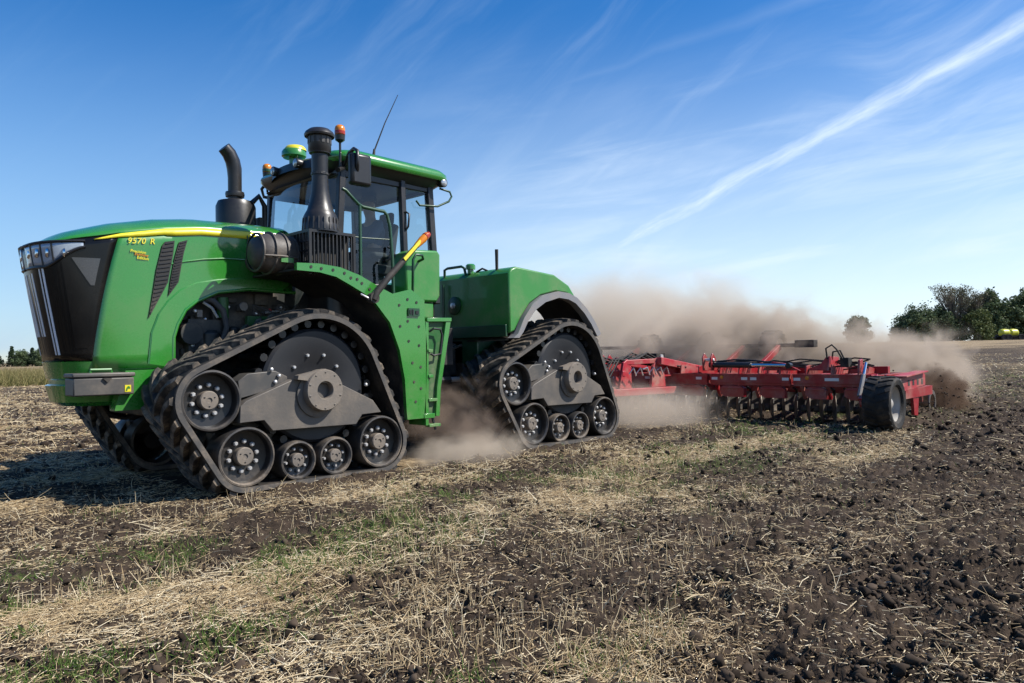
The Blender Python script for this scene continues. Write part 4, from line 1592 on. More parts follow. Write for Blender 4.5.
def build_fenders():
    for sgn in (1, -1):
        m = MB()
        y0 = 1.5 - sgn * 1.52
        y1 = y0 + sgn * 0.05
        m.mat(0).prism(F_OUT + F_IN[::-1], y0, y1)
        # deck and inner lining reaching in to the hood
        up = [(-0.26, 2.19), (0.0, 2.185), (0.25, 2.15), (0.45, 2.08), (0.62, 2.0), (0.76, 1.87), (0.95, 1.66), (1.08, 1.35), (1.15, 1.01), (1.17, 0.56)]
        dn = [(-0.26, 2.172), (0.0, 2.167), (0.2, 2.132), (0.37, 2.057), (0.55, 1.972), (0.69, 1.882), (0.89, 1.662), (1.02, 1.352), (1.09, 1.012), (1.11, 0.57)]
        m.mat(2).band(up, dn, y1, y1 + sgn * 0.95)
        m.mat(0).prism([(0.76, 1.88), (0.45, 2.10), (1.39, 1.90), (1.39, 0.57), (1.19, 0.56), (1.17, 1.01), (1.10, 1.35), (0.97, 1.66)], y1, y1 + sgn * 0.60)
        for x, z in ((-0.1, 2.215), (0.02, 2.205), (0.16, 2.20), (0.3, 2.175), (0.38, 2.13), (0.46, 2.12), (0.52, 2.08), (0.62, 2.02), (0.72, 1.97), (1.02, 1.86), (1.14, 1.93), (1.27, 1.90), (1.03, 1.62), (1.14, 1.68), (1.30, 1.62), (1.15, 1.45), (1.30, 1.40), (1.20, 1.2), (1.32, 1.15), (1.22, 0.98), (1.32, 0.9), (1.24, 0.75)):
            m.mat(1).lathe([(0.016, 0), (0.016, -sgn * 0.006)], (x, y0, z), 'y', 8)
        m.build('front_fender', ['green', 'black_matte', 'black_matte'], tractor, smooth=30)
    m = MB()
    m.mat(0).box(1.14, 1.30, -0.04, -0.023, 1.74, 1.83)
    m.mat(1).box(1.155, 1.175, -0.048, -0.041, 1.76, 1.81)
    m.mat(1).box(1.19, 1.21, -0.048, -0.041, 1.755, 1.815)
    m.mat(1).box(1.24, 1.28, -0.048, -0.041, 1.765, 1.80)
    m.build('service_socket', ['green_dark', 'black_plastic'], tractor)
    # entry steps
    m = MB()
    m.mat(0).prism([(1.42, 1.725), (1.80, 1.735), (1.80, 1.69), (1.42, 1.68)], -0.03, 0.6)
    m.mat(2).prism([(1.44, 1.68), (1.73, 1.69), (1.60, 0.95), (1.56, 0.56), (1.42, 0.56)], 0.02, 0.045)  # recessed panel in a darker green, its shade put into the colour
    m.mat(0).prism([(1.72, 1.69), (1.795, 1.69), (1.625, 0.90), (1.60, 0.56), (1.54, 0.56), (1.57, 0.92)], -0.02, 0.10)
    m.mat(0).prism([(1.405, 1.68), (1.45, 1.68), (1.43, 0.46), (1.385, 0.46)], -0.02, 0.30)
    m.mat(0).box(1.36, 1.52, -0.028, 0.30, 0.545, 0.60)
    for z, a, c in ((1.32, 1.43, 1.50), (1.02, 1.43, 1.50), (0.74, 1.43, 1.56), (0.44, 1.43, 1.60)):
        m.mat(1).box(a, c, -0.035, 0.049, z, z + 0.035)
    m.mat(3).tube([(1.46, -0.01, 1.56), (1.50, -0.05, 1.60), (1.60, -0.05, 1.59), (1.63, -0.05, 1.52), (1.60, -0.05, 1.30), (1.50, -0.05, 1.28), (1.47, -0.02, 1.30)], 0.014, 8)
    m.mat(3).bar((1.52, 0.05, 0.62), (1.55, 0.0, 0.40), 0.04, 0.02)
    m.build('entry_steps', ['green', 'green_dusty', 'green_mid', 'black_plastic'], tractor, bevel=0.006)
    # storage locker behind the door
    m = MB()
    m.mat(0).prism([(1.40, 1.95), (1.39, 2.44), (1.44, 2.54), (1.52, 2.58), (1.90, 2.60), (1.94, 2.55), (1.93, 2.03), (1.88, 1.95)], 0.33, 0.60)
    m.mat(0).box(1.45, 1.85, 0.36, 0.9, 1.74, 1.945)
    lk = m.build('locker', ['green_dusty'], tractor, bevel=0.025)
    m = MB()
    m.tube([(1.42, 0.33, 1.99), (1.42, 0.24, 2.0), (1.42, 0.22, 2.44), (1.46, 0.22, 2.50), (1.56, 0.22, 2.50), (1.59, 0.24, 2.46), (1.59, 0.33, 2.44)], 0.017, 8)
    m.build('grab_rail', ['green_dark'], lk, smooth=60)


build_fenders()


def rpoly(x0, x1, y0, y1, bow=0.0, n=5, r=0.12):
    """plan outline of the cab with rounded corners and a bowed front"""
    pts = []
    for cx, cyy, a0 in ((x0 + r, y0 + r, PI), (x1 - r, y0 + r, 1.5 * PI), (x1 - r, y1 - r, 0), (x0 + r, y1 - r, 0.5 * PI)):
        for k in range(n + 1):
            a = a0 + 0.5 * PI * k / n
            pts.append((cx + r * math.cos(a), cyy + r * math.sin(a)))
    out = []
    for x, y in pts:
        f = 1 - min(1, abs((y - 1.5) / ((y1 - y0) / 2))) ** 2
        if x < (x0 + x1) / 2: x -= bow * f
        out.append((x, y))
    return out


def build_cab():
    m = MB()
    # roof: dark fascia ring, then the green cap
    levels = [(3.44, 0.68, 2.14, 0.64, 2.36, 0.12, 0), (3.52, 0.62, 2.24, 0.54, 2.46, 0.14, 0), (3.60, 0.60, 2.27, 0.50, 2.50, 0.14, 0)]
    rows = []
    for z, x0, x1, y0, y1, bow, mi in levels:
        p = rpoly(x0, x1, y0, y1, bow, 6, 0.2)
        rows.append([(x, y, z + (0.03 if x < 0.9 else 0)) for x, y in p + p[:1]])
    m.mat(0).sheet(rows)
    p = rpoly(0.62, 2.14, 0.64, 2.36, 0.16, 6, 0.2)
    m.mat(0).add([(x, y, 3.44) for x, y in p], [tuple(range(len(p)))])
    # front fascia rises higher than the sides
    rows = []
    for z, gx in ((3.56, 0.0), (3.66, 0.02), (3.70, 0.10)):
        rows.append([(0.60 + gx + 0.30 * abs(t) ** 3 - 0.15 * (1 - t * t), 1.5 + t * 0.93, z - 0.05 * t * t) for t in np.linspace(-1, 1, 25)])
    m.mat(0).sheet(rows)
    roof = m.build('cab_roof', ['black_plastic'], tractor, smooth=50)
    m = MB()
    rows = []
    for z, g, bow in ((3.565, 0.01, 0.20), (3.60, -0.015, 0.20), (3.655, -0.01, 0.20), (3.70, 0.03, 0.18), (3.735, 0.12, 0.14), (3.76, 0.30, 0.08), (3.77, 0.55, 0.0)):
        p = rpoly(0.62 + g, 2.29 - g, 0.48 + g, 2.52 - g, bow * 0.6, 6, 0.22)
        rows.append([(x, y, z - 0.035 * (x > 1.5) * (x - 1.5)) for x, y in p + p[:1]])
    m.sheet(rows)
    m.add([(x, y, 3.77) for x, y in p], [tuple(range(len(p)))])
    m.build('roof_cap', ['green'], roof, smooth=60)
    # pillars and base
    m = MB()
    pil = [((0.62, 0.66), (0.72, 0.66), 0.085), ((0.62, 2.34), (0.72, 2.34), 0.085), ((1.60, 0.60), (1.58, 0.64), 0.075), ((1.60, 2.40), (1.58, 2.36), 0.075), ((2.10, 0.62), (2.03, 0.66), 0.09), ((2.10, 2.38), (2.03, 2.34), 0.09)]
    for (a, c), (d, e), w_ in pil:
        m.bar((a, c, 1.95), (d, e, 3.50), w_, w_, (0, 1, 0))
    m.prism(rpoly(0.56, 2.12, 0.60, 2.40, 0.12, 4, 0.12), 1.70, 2.16, 'z')
    for y in (0.66, 2.34):
        m.bar((0.7, y, 3.44), (2.06, y, 3.44), 0.06, 0.09)
    m.bar((0.70, 0.66, 3.45), (0.70, 2.34, 3.45), 0.07, 0.08)
    m.bar((2.05, 0.66, 3.44), (2.05, 2.34, 3.44), 0.07, 0.08)
    cf = m.build('cab_frame', ['black_plastic'], tractor, bevel=0.012)
    # glass: bowed windscreen, doors, quarter windows, rear window
    def pane(quads):
        m = MB()
        m.sheet(quads)
        m.build('window', ['cab_glass'], tractor, smooth=60)
    pane([[(0.60 + 0.10 * t - 0.12 * (1 - u * u), 1.5 + 0.82 * u, 2.16 + 1.27 * t) for u in np.linspace(-1, 1, 15)] for t in np.linspace(0, 1, 5)])
    for s_ in (1, -1):
        pane([[(0.68 + 0.87 * u + 0.02 * t, 1.5 - s_ * (0.885 - 0.035 * t), 2.0 + 1.42 * t) for u in np.linspace(0, 1, 5)] for t in np.linspace(0, 1, 4)])
        pane([[(1.64 + 0.40 * u, 1.5 - s_ * (0.885 - 0.035 * t), 2.55 + 0.86 * t) for u in np.linspace(0, 1, 5)] for t in np.linspace(0, 1, 4)])
    pane([[(2.08 - 0.03 * t, 1.5 + 0.80 * u, 2.2 + 1.2 * t) for u in np.linspace(-1, 1, 5)] for t in np.linspace(0, 1, 4)])
    m = MB()
    m.tube([(1.60, 0.585, 2.86), (1.61, 0.55, 2.90), (1.63, 0.55, 3.06), (1.60, 0.585, 3.09), (1.58, 0.60, 3.08)], 0.013, 8)
    m.build('door_handle', ['black_plastic'], tractor, smooth=60)
    m = MB()
    m.tube([(1.30, 0.60, 2.45), (1.33, 0.565, 2.47), (1.35, 0.565, 2.60), (1.33, 0.60, 2.62)], 0.016, 8)
    m.build('door_handle', ['black_plastic'], tractor, smooth=60)
    # seat, steering wheel and console inside
    m = MB()
    m.mat(0).box(1.40, 1.88, 1.24, 1.76, 2.36, 2.50)
    m.mat(0).prism([(1.78, 2.46), (1.92, 2.46), (2.02, 3.06), (1.92, 3.08)], 1.26, 1.74)
    m.mat(0).prism([(1.93, 3.09), (2.01, 3.08), (2.02, 3.24), (1.95, 3.25)], 1.36, 1.64)
    m.mat(0).box(1.45, 1.85, 1.05, 1.17, 2.55, 2.63)
    m.mat(0).box(1.35, 1.85, 1.83, 1.98, 2.55, 2.65)
    m.mat(1).box(1.45, 1.8, 1.3, 1.7, 2.15, 2.36)
    m.build('seat', ['seat_fabric', 'black_matte'], tractor, bevel=0.03)
    m = MB()
    m.tube([(0.80, 1.5, 2.15), (0.95, 1.5, 2.50), (1.10, 1.5, 2.66)], 0.05, 8)
    c0 = Vector((1.12, 1.5, 2.68))
    ax = Vector((0.55, 0, 0.83)).normalized()
    e1, e2 = Vector((0, 1, 0)), ax.cross(Vector((0, 1, 0)))
    m.tube([c0 + (e1 * math.cos(a) + e2 * math.sin(a)) * 0.2 for a in np.linspace(0, 2 * PI, 25)], 0.016, 6)
    for a in (0.5, 2.6, 4.7):
        m.tube([c0, c0 + (e1 * math.cos(a) + e2 * math.sin(a)) * 0.2], 0.012, 5)
    m.build('steering_wheel', ['black_plastic'], tractor, smooth=50)
    m = MB()
    m.box(0.95, 1.02, 1.95, 2.2, 2.75, 2.95)
    m.build('display_screen', ['black_plastic'], tractor, bevel=0.01)


build_cab()


def build_cab_extras():
    # mirror and its arm with the long handrail
    m = MB()
    m.box(0.49, 0.76, 0.10, 0.20, 3.19, 3.55)
    mi = m.build('mirror', ['black_plastic'], tractor, bevel=0.035)
    m = MB()
    m.tube([(0.70, 0.56, 3.52), (0.62, 0.35, 3.60), (0.56, 0.16, 3.60), (0.55, 0.08, 3.56), (0.55, 0.075, 3.40), (0.57, 0.12, 3.34)], 0.022, 8)
    m.tube([(0.72, 0.62, 3.50), (0.50, 0.40, 3.40)], 0.03, 8)
    m.build('mirror_arm', ['black_plastic'], mi, smooth=60)
    m = MB()
    m.tube([(0.40, 0.16, 3.13), (0.44, 0.15, 3.115), (0.53, 0.15, 3.04), (0.60, 0.15, 2.985), (0.66, 0.15, 2.96), (0.95, 0.15, 2.945), (0.99, 0.15, 2.91), (1.03, 0.15, 2.78), (1.06, 0.15, 2.40), (1.07, 0.15, 2.00)], 0.020, 8)
    m.tube([(0.62, 0.15, 2.97), (0.62, 0.15, 2.14)], 0.020, 8)
    m.tube([(0.43, 0.16, 2.62), (0.62, 0.15, 2.61), (1.04, 0.15, 2.63)], 0.007, 6)
    m.build('handrail', ['green_dark'], tractor, smooth=60)
    # beacons
    for x, y, z, arm in ((0.60, 0.50, 3.775, True), (0.70, 2.42, 3.71, False)):
        m = MB()
        m.mat(0).lathe([(0.014, -0.30 if arm else -0.20), (0.014, -0.03), (0.035, -0.015), (0.055, 0.0), (0.06, 0.055), (0.052, 0.06)], (x, y, z), 'z', 16)
        m.mat(1).lathe([(0.052, 0.06), (0.060, 0.07), (0.060, 0.13), (0.05, 0.16), (0.03, 0.175), (0, 0.178)], (x, y, z), 'z', 16, False)
        m.mat(2).lathe([(0.0605, 0.065), (0.0615, 0.07), (0.0615, 0.10), (0.0605, 0.105)], (x, y, z), 'z', 16, False)
        if not arm:
            m.mat(0).tube([(x, y, z - 0.06), (x - 0.05, y + 0.06, z - 0.16), (x - 0.02, y + 0.06, z - 0.26), (x + 0.12, y, z - 0.28)], 0.022, 8)
        m.build('beacon', ['black_plastic', 'orange_lens', 'red_lens' if arm else 'green_dark'], tractor, smooth=40)
    # satellite receiver dome
    m = MB()
    m.mat(0).lathe([(0.13, 0.0), (0.15, 0.02), (0.15, 0.07), (0.13, 0.10)], (0.58, 1.5, 3.76), 'z', 24)
    m.mat(1).lathe([(0.135, 0.095), (0.13, 0.12), (0.105, 0.15), (0.06, 0.162), (0, 0.165)], (0.60, 1.5, 3.76), 'z', 24, False)
    m.mat(0).lathe([(0.06, -0.10), (0.06, 0.01)], (0.58, 1.5, 3.76), 'z', 12)
    m.build('receiver_dome', ['green', 'yellow'], tractor, smooth=40)
    # antenna
    m = MB()
    m.tube([(1.34, 0.9, 3.74), (1.36, 0.9, 3.90)], [0.025, 0.014], 8)
    m.tube([(1.36, 0.9, 3.88), (1.53, 0.9, 4.27), (1.74, 0.9, 4.68)], [0.010, 0.007, 0.004], 6)
    m.build('antenna', ['black_matte'], tractor, smooth=60)
    # work lamps on the roof corners
    for x, y, z, ax in ((0.62, 2.24, 3.60, 'x'), (0.62, 0.76, 3.60, 'x'), (2.16, 0.52, 3.53, 'y'), (0.45, 1.75, 3.62, 'x'), (0.45, 1.2, 3.62, 'x')):
        m = MB()
        d = -1
        m.mat(0).lathe([(0.052, 0.06), (0.062, d * 0.02), (0.056, d * 0.03)], (x, y, z), ax, 18)
        m.mat(1).lathe([(0.050, d * 0.028), (0.04, d * 0.036), (0, d * 0.040)], (x, y, z), ax, 18, False)
        m.build('work_lamp', ['black_plastic', 'lamp_lens'], tractor, smooth=40)
    m = MB()
    m.tube([(2.14, 0.56, 3.46), (2.28, 0.52, 3.43), (2.31, 0.52, 3.37), (2.26, 0.52, 3.30), (2.10, 0.56, 3.22), (1.82, 0.58, 3.20), (1.78, 0.60, 3.26)], 0.014, 8)
    m.build('rear_rail', ['green_dark'], tractor, smooth=60)
    # width marker arm with reflector and lamp
    m = MB()
    m.mat(0).tube([(0.62, -0.10, 1.90), (0.66, -0.11, 1.99), (0.82, -0.12, 2.17), (1.10, -0.12, 2.44), (1.22, -0.12, 2.56)], [0.036, 0.038, 0.037, 0.033, 0.028], 10)
    m.mat(1).bar((1.00, -0.155, 2.365), (1.24, -0.150, 2.60), 0.012, 0.040, (0, 0, 1))
    m.mat(2).tube([(1.20, -0.12, 2.54), (1.30, -0.12, 2.63), (1.36, -0.12, 2.69)], [0.032, 0.046, 0.036], 12)
    m.mat(3).tube([(1.33, -0.12, 2.66), (1.39, -0.12, 2.70)], [0.046, 0.030], 12)
    m.mat(0).lathe([(0.06, 0.06), (0.06, -0.02)], (0.63, -0.09, 1.92), 'y', 14)
    m.mat(4).tube([(0.50, -0.03, 1.96), (0.54, -0.07, 1.93), (0.60, -0.08, 1.90), (0.66, -0.06, 1.88)], 0.012, 6)
    m.build('marker_arm', ['black_matte', 'yellow', 'orange_lens', 'red_lens', 'steel'], tractor, smooth=45)


build_cab_extras()

RB = [(2.92, 1.60), (2.92, 2.37), (2.97, 2.43), (3.06, 2.465), (3.84, 2.405), (4.16, 2.27), (4.30, 2.12)]
RA_OUT = [(2.93, 1.50), (3.02, 1.56), (3.14, 1.77), (3.32, 1.97), (3.55, 2.095), (3.87, 2.165), (4.10, 2.15), (4.28, 2.09), (4.50, 1.94), (4.68, 1.76), (4.83, 1.57)]
RA_IN = [(3.04, 1.50), (3.12, 1.58), (3.22, 1.73), (3.38, 1.89), (3.58, 2.0), (3.87, 2.075), (4.08, 2.06), (4.24, 2.01), (4.44, 1.87), (4.60, 1.71), (4.74, 1.53)]


def build_rear():
    m = MB()
    side = RB[1:] + [(4.26, 2.10), (4.10, 2.155), (3.87, 2.17), (3.55, 2.10), (3.32, 1.975), (3.14, 1.775), (3.02, 1.60), (2.92, 1.56)]
    m.mat(0).prism(side, 0.08, 2.92)
    m.mat(1).box(2.95, 3.6, 0.75, 2.25, 1.15, 1.58)
    body = m.build('rear_body', ['green_dusty', 'green_dark'], tractor, bevel=0.03)
    inner = [(x, z - 0.02) for x, z in RA_OUT]
    lin = [(x, z - 0.035) for x, z in RA_OUT]
    for y0, y1, y2, y3 in ((0.02, 0.14, 0.141, 0.95), (2.86, 2.98, 2.05, 2.859)):
        m = MB()
        m.mat(0).band(RA_OUT, RA_IN, y0, y1)
        m.mat(1).band(inner, lin, y2, y3)
        m.build('rear_fender', ['fender_grey', 'black_matte'], tractor, smooth=40)
    m = MB()
    m.box(2.88, 2.919, 0.12, 1.45, 1.52, 1.68)
    m.build('sill_plate', ['green_dark'], tractor, bevel=0.006)
    m = MB()
    m.tube([(2.86, 1.36, 1.72), (2.86, 1.36, 2.30)], 0.02, 8)
    m.build('sight_tube', ['green_dark'], tractor, smooth=60)
    m = MB()
    m.mat(0).lathe([(0.13, 0), (0.13, -0.025), (0.11, -0.035), (0, -0.04)], (2.92, 1.17, 1.99), 'x', 24, False)
    m.mat(1).lathe([(0.045, -0.035), (0.04, -0.06), (0, -0.065)], (2.92, 1.17, 1.99), 'x', 16, False)
    m.build('inspection_cap', ['green_dark', 'steel'], tractor, smooth=40)
    m = MB()
    m.lathe([(0.045, 0), (0.045, 0.06), (0.07, 0.065), (0.07, 0.12), (0.05, 0.14), (0, 0.145)], (2.99, 0.91, 2.43), 'z', 16, False)
    m.build('filler_cap', ['green'], tractor, smooth=40)
    m = MB()
    m.tube([(2.97, 1.45, 2.40), (2.97, 1.45, 2.53), (2.97, 1.38, 2.55), (2.97, 1.08, 2.55), (2.97, 1.02, 2.52), (2.97, 0.99, 2.42)], 0.02, 8)
    m.build('grab_rail', ['green_dark'], tractor, smooth=60)
    m = MB()
    m.tube([(2.99, 0.38, 2.42), (2.99, 0.38, 2.72)], [0.02, 0.024], 8)
    m.build('vent_pipe', ['black_matte'], tractor, smooth=60)
    m = MB()
    m.tube([(3.02, 0.82, 2.45), (3.02, 0.70, 2.49), (3.02, 0.60, 2.45)], 0.014, 6)
    m.build('lid_handle', ['black_matte'], tractor, smooth=60)
    # articulation joint, steering rams and hoses between the halves
    m = MB()
    m.mat(0).box(2.2, 2.9, 1.15, 1.85, 1.0, 1.45)
    m.mat(0).box(1.5, 2.5, 0.75, 2.25, 1.15, 1.65)
    m.mat(1).tube([(1.9, 0.85, 0.95), (2.5, 0.85, 0.95)], 0.07, 10)
    m.mat(2).tube([(2.5, 0.85, 0.95), (3.05, 0.9, 0.95)], 0.035, 10)
    for k in range(7):
        y = 0.8 + k * 0.12
        m.mat(1).tube([(1.9, y, 1.5), (2.3, y - 0.03, 1.30 - 0.03 * k), (2.7, y, 1.42)], 0.022, 6)
    m.build('articulation_joint', ['black_matte', 'black_plastic', 'steel'], tractor, bevel=0.015)
    m = MB()
    m.mat(0).box(4.9, 5.5, 1.38, 1.62, 0.48, 0.58)
    m.mat(0).box(4.6, 5.1, 1.2, 1.8, 0.45, 1.1)
    m.mat(0).lathe([(0.03, 0.40), (0.03, 0.72)], (5.42, 1.5, 0), 'z', 10)
    m.build('drawbar', ['black_matte'], tractor, bevel=0.01)


build_rear()


# ------------------------------------------------------------------ driver
def skin_body(name, joints, edges, mat, parent, sub=2):
    me = bpy.data.meshes.new(name)
    ks = list(joints)
    me.from_pydata([joints[k][0] for k in ks], [(ks.index(a), ks.index(b)) for a, b in edges], [])
    o = link(name, me, [mat], parent)
    md = o.modifiers.new('skin', 'SKIN')
    for i, k in enumerate(ks):
        r = joints[k][1]
        me.skin_vertices[0].data[i].radius = (r, r) if not isinstance(r, tuple) else r
    me.skin_vertices[0].data[0].use_root = True
    md.use_smooth_shade = True
    sb = o.modifiers.new('sub', 'SUBSURF')
    sb.levels = sb.render_levels = sub
    return o


def build_driver():
    hx, hy, hz = 1.68, 1.5, 2.60
    root = tag(empty('person', (hx, hy, 2.50)), 'driver in dark clothes sitting behind the wheel inside the tractor cab', 'person')
    J = {'pelvis': ((hx, hy, hz), 0.14), 'waist': ((hx + 0.05, hy, hz + 0.18), 0.13), 'chest': ((hx + 0.06, hy, hz + 0.38), 0.155), 'neck': ((hx + 0.04, hy, hz + 0.53), 0.06), 'head0': ((hx + 0.01, hy, hz + 0.63), 0.085), 'head1': ((hx, hy, hz + 0.73), 0.095), 'head2': ((hx + 0.01, hy, hz + 0.80), 0.07)}
    E = [('pelvis', 'waist'), ('waist', 'chest'), ('chest', 'neck'), ('neck', 'head0'), ('head0', 'head1'), ('head1', 'head2')]
    for s, n in ((-1, 'l'), (1, 'r')):
        J.update({n + 'sh': ((hx + 0.05, hy + s * 0.19, hz + 0.44), 0.065), n + 'el': ((hx - 0.16, hy + s * 0.26, hz + 0.20), 0.05), n + 'wr': ((hx - 0.40, hy + s * 0.17, hz + 0.20), 0.034), n + 'ha': ((hx - 0.48, hy + s * 0.15, hz + 0.19), 0.032),
                  n + 'kn': ((hx - 0.45, hy + s * 0.14, hz - 0.03), 0.075), n + 'hi': ((hx - 0.05, hy + s * 0.10, hz - 0.02), 0.10), n + 'an': ((hx - 0.55, hy + s * 0.14, hz - 0.38), 0.05), n + 'to': ((hx - 0.72, hy + s * 0.15, hz - 0.42), 0.04)})
        E += [('chest', n + 'sh'), (n + 'sh', n + 'el'), (n + 'el', n + 'wr'), (n + 'wr', n + 'ha'), ('pelvis', n + 'hi'), (n + 'hi', n + 'kn'), (n + 'kn', n + 'an'), (n + 'an', n + 'to')]
    skin_body('body', J, E, 'skin', root)
    gr = 0.014
    sh = ['pelvis', 'waist', 'chest', 'lsh', 'rsh', 'lel', 'rel', 'lwr', 'rwr']
    JS = {k: (J[k][0], J[k][1] + gr) for k in sh}
    skin_body('shirt', JS, [e for e in E if e[0] in JS and e[1] in JS], 'shirt', root)
    tr = ['pelvis', 'lhi', 'rhi', 'lkn', 'rkn', 'lan', 'ran']
    JT = {k: (J[k][0], J[k][1] + gr) for k in tr}
    skin_body('trousers', JT, [e for e in E if e[0] in JT and e[1] in JT], 'trousers', root)
    m = MB()
    m.mat(0).lathe([(0.105, 0.0), (0.108, 0.05), (0.085, 0.10), (0.04, 0.125), (0, 0.13)], (hx + 0.01, hy, hz + 0.755), 'z', 20, False)
    m.mat(0).prism([(hx - 0.20, hy - 0.06), (hx - 0.20, hy + 0.06), (hx - 0.08, hy + 0.09), (hx - 0.08, hy - 0.09)], hz + 0.755, hz + 0.768, 'z')
    m.build('cap', ['trousers'], root)
    m = MB()
    m.lathe([(0, 0.025), (0.014, 0.02), (0.02, -0.02), (0, -0.026)], (hx - 0.098, hy, hz + 0.69), 'z', 8, False)
    m.build('nose', ['skin'], root)


build_driver()


# ------------------------------------------------------------------ disc harrow behind the tractor
HX, HY = 9.2, 1.5
harrow = tag(empty('disc_harrow', (HX, HY, 0)), 'wide red disc harrow with hydraulic rams pulled through the dust behind the tractor', 'disc harrow')


def build_harrow():
    # tongue: two converging tubes, mast plates and hoses
    m = MB()
    for s in (-1, 1):
        m.mat(0).bar((5.35, HY + s * 0.06, 0.56), (8.5, HY + s * 0.55, 0.55), 0.14, 0.13)
        m.mat(0).prism([(6.85, 0.62), (7.0, 1.10), (7.12, 1.16), (7.22, 1.12), (7.25, 0.62)], HY + s * 0.30 - 0.03, HY + s * 0.30 + 0.03)
        m.mat(0).prism([(7.7, 0.62), (7.78, 1.02), (7.95, 1.18), (8.12, 1.14), (8.2, 0.62)], HY + s * 0.42 - 0.03, HY + s * 0.42 + 0.03)
        m.mat(0).bar((7.1, HY + s * 0.30, 1.10), (8.0, HY + s * 0.42, 1.12), 0.06, 0.09)
    m.mat(0).bar((7.0, HY - 0.34, 0.9), (7.0, HY + 0.34, 0.9), 0.1, 0.1)
    m.mat(0).bar((7.9, HY - 0.5, 1.12), (10.4, HY - 0.35, 0.82), 0.10, 0.14)
    m.mat(0).bar((7.9, HY + 0.5, 1.12), (10.4, HY + 0.35, 0.82), 0.10, 0.14)
    m.mat(0).prism([(8.05, 1.16), (8.35, 1.12), (9.7, 0.84), (8.05, 0.80)], HY - 0.41, HY - 0.36)
    m.mat(1).lathe([(0.05, -0.12), (0.05, 0.12)], (5.42, HY, 0.54), 'z', 12)
    m.build('tongue', ['red_dusty', 'black_matte'], harrow, bevel=0.01)
    m = MB()
    rr = random.Random(11)
    for k in range(9):
        y = HY - 0.30 + 0.07 * k
        m.mat(0).tube([(5.1, HY - 0.2 + 0.05 * k, 0.9), (5.9, y, 0.72 + 0.05 * rr.random()), (6.6, y, 0.85), (6.9, y, 1.12 + 0.08 * rr.random()), (7.3, y, 1.10), (7.8, y, 1.20 + 0.08 * rr.random()), (8.3, y - 0.1, 1.05), (8.7, y - 0.3, 0.98)], 0.016, 6)
    for k in range(6):
        x = 7.0 + 0.22 * k
        m.mat(1).tube([(x, HY - 0.44, 0.80 + 0.2 * rr.random()), (x + 0.06, HY - 0.50, 1.0), (x + 0.16, HY - 0.48, 0.86)], 0.014, 6)
    m.mat(0).box(8.2, 8.5, HY - 0.25, HY + 0.1, 1.12, 1.26)
    m.mat(1).lathe([(0.05, 0), (0.05, -0.03)], (8.35, HY - 0.25, 1.19), 'y', 12)
    m.build('hoses', ['rubber', 'steel'], harrow, smooth=60)

    def frame_section(y0, y1):
        m = MB()
        X = 8.50
        m.mat(0).box(X, X + 0.13, y0, y1, 0.70, 0.86)
        m.mat(0).box(X + 0.02, X + 0.10, y0, y1, 0.655, 0.699)
        m.mat(1).box(X - 0.012, X - 0.001, y0, y1, 0.845, 0.865)
        m.mat(0).box(9.30, 9.40, y0, y1, 0.86, 0.98)
        n = max(2, int(round((y1 - y0) / 1.35)))
        w = (y1 - y0) / n
        for k in range(n):
            a = y0 + k * w + 0.08
            c = y0 + (k + 1) * w - 0.22
            m.mat(0).prism([(a, 0.44), (a, 0.60), (a + 0.08, 0.645), (c - 0.06, 0.645), (c, 0.60), (c, 0.50), (c - 0.1, 0.44)], X - 0.02, X + 0.10, 'x')
            m.mat(1).bar((X - 0.03, a + 0.02, 0.61), (X - 0.03, c - 0.02, 0.61), 0.02, 0.02)
        for y in np.linspace(y0 + 0.1, y1 - 0.1, n + 1):
            m.mat(0).box(X + 0.131, 10.52, y - 0.05, y + 0.05, 0.68, 0.84)
        gn = int(round((y1 - y0) / 0.42))
        for k in range(gn):
            y = y0 + (k + 0.5) * (y1 - y0) / gn
            m.mat(1 if k % 3 == 1 else 0).prism([(X + 0.02, 0.861), (X + 0.05, 1.0 + 0.03 * (k % 2)), (X + 0.20, 1.02), (9.28, 0.95), (9.28, 0.861)], y - 0.012, y + 0.012)
            m.mat(0).bar((X + 0.06, y + 0.08, 0.66), (X + 0.20, y + 0.08, 0.44), 0.05, 0.07)
        m.mat(0).box(10.525, 10.65, y0, y1, 0.66, 0.84)
        m.mat(0).box(9.45, 9.57, y0, y1, 0.50, 0.64)
        # small white decals and an amber reflector on the front rail
        for k in range(n * 2):
            y = y0 + (k + 0.5) * w / 2 + (0.09 if k % 2 else -0.12)
            m.mat(2).box(X - 0.006, X - 0.001, y - 0.06, y + 0.06, 0.75, 0.80)
        m.mat(3).lathe([(0.035, 0), (0.035, -0.012), (0, -0.02)], (X - 0.001, y1 - 0.25, 0.80), 'x', 10, False)
        return m.build('frame_section', ['red', 'red_dusty', 'decal_white', 'orange_lens'], harrow, bevel=0.012)
    frame_section(-2.62, -1.32)
    frame_section(-1.26, 0.28)
    frame_section(0.34, 2.66)
    frame_section(2.72, 4.26)
    frame_section(4.32, 5.62)

    def bracket(y, s):
        m = MB()
        m.mat(0).prism([(8.45, 0.92), (8.42, 1.16), (8.50, 1.25), (8.60, 1.16), (8.62, 1.08), (8.74, 1.05), (8.8, 0.92)], y - 0.10, y - 0.07)
        m.mat(0).prism([(8.45, 0.92), (8.42, 1.16), (8.50, 1.25), (8.60, 1.16), (8.62, 1.08), (8.74, 1.05), (8.8, 0.92)], y + 0.07, y + 0.10)
        m.mat(1).lathe([(0.03, -0.12), (0.03, 0.12)], (8.5, y, 1.12), 'y', 10)
        m.build('fold_bracket', ['red', 'steel'], harrow, bevel=0.008)
        m = MB()
        e = y - s * 1.55
        mid = y - s * 0.85
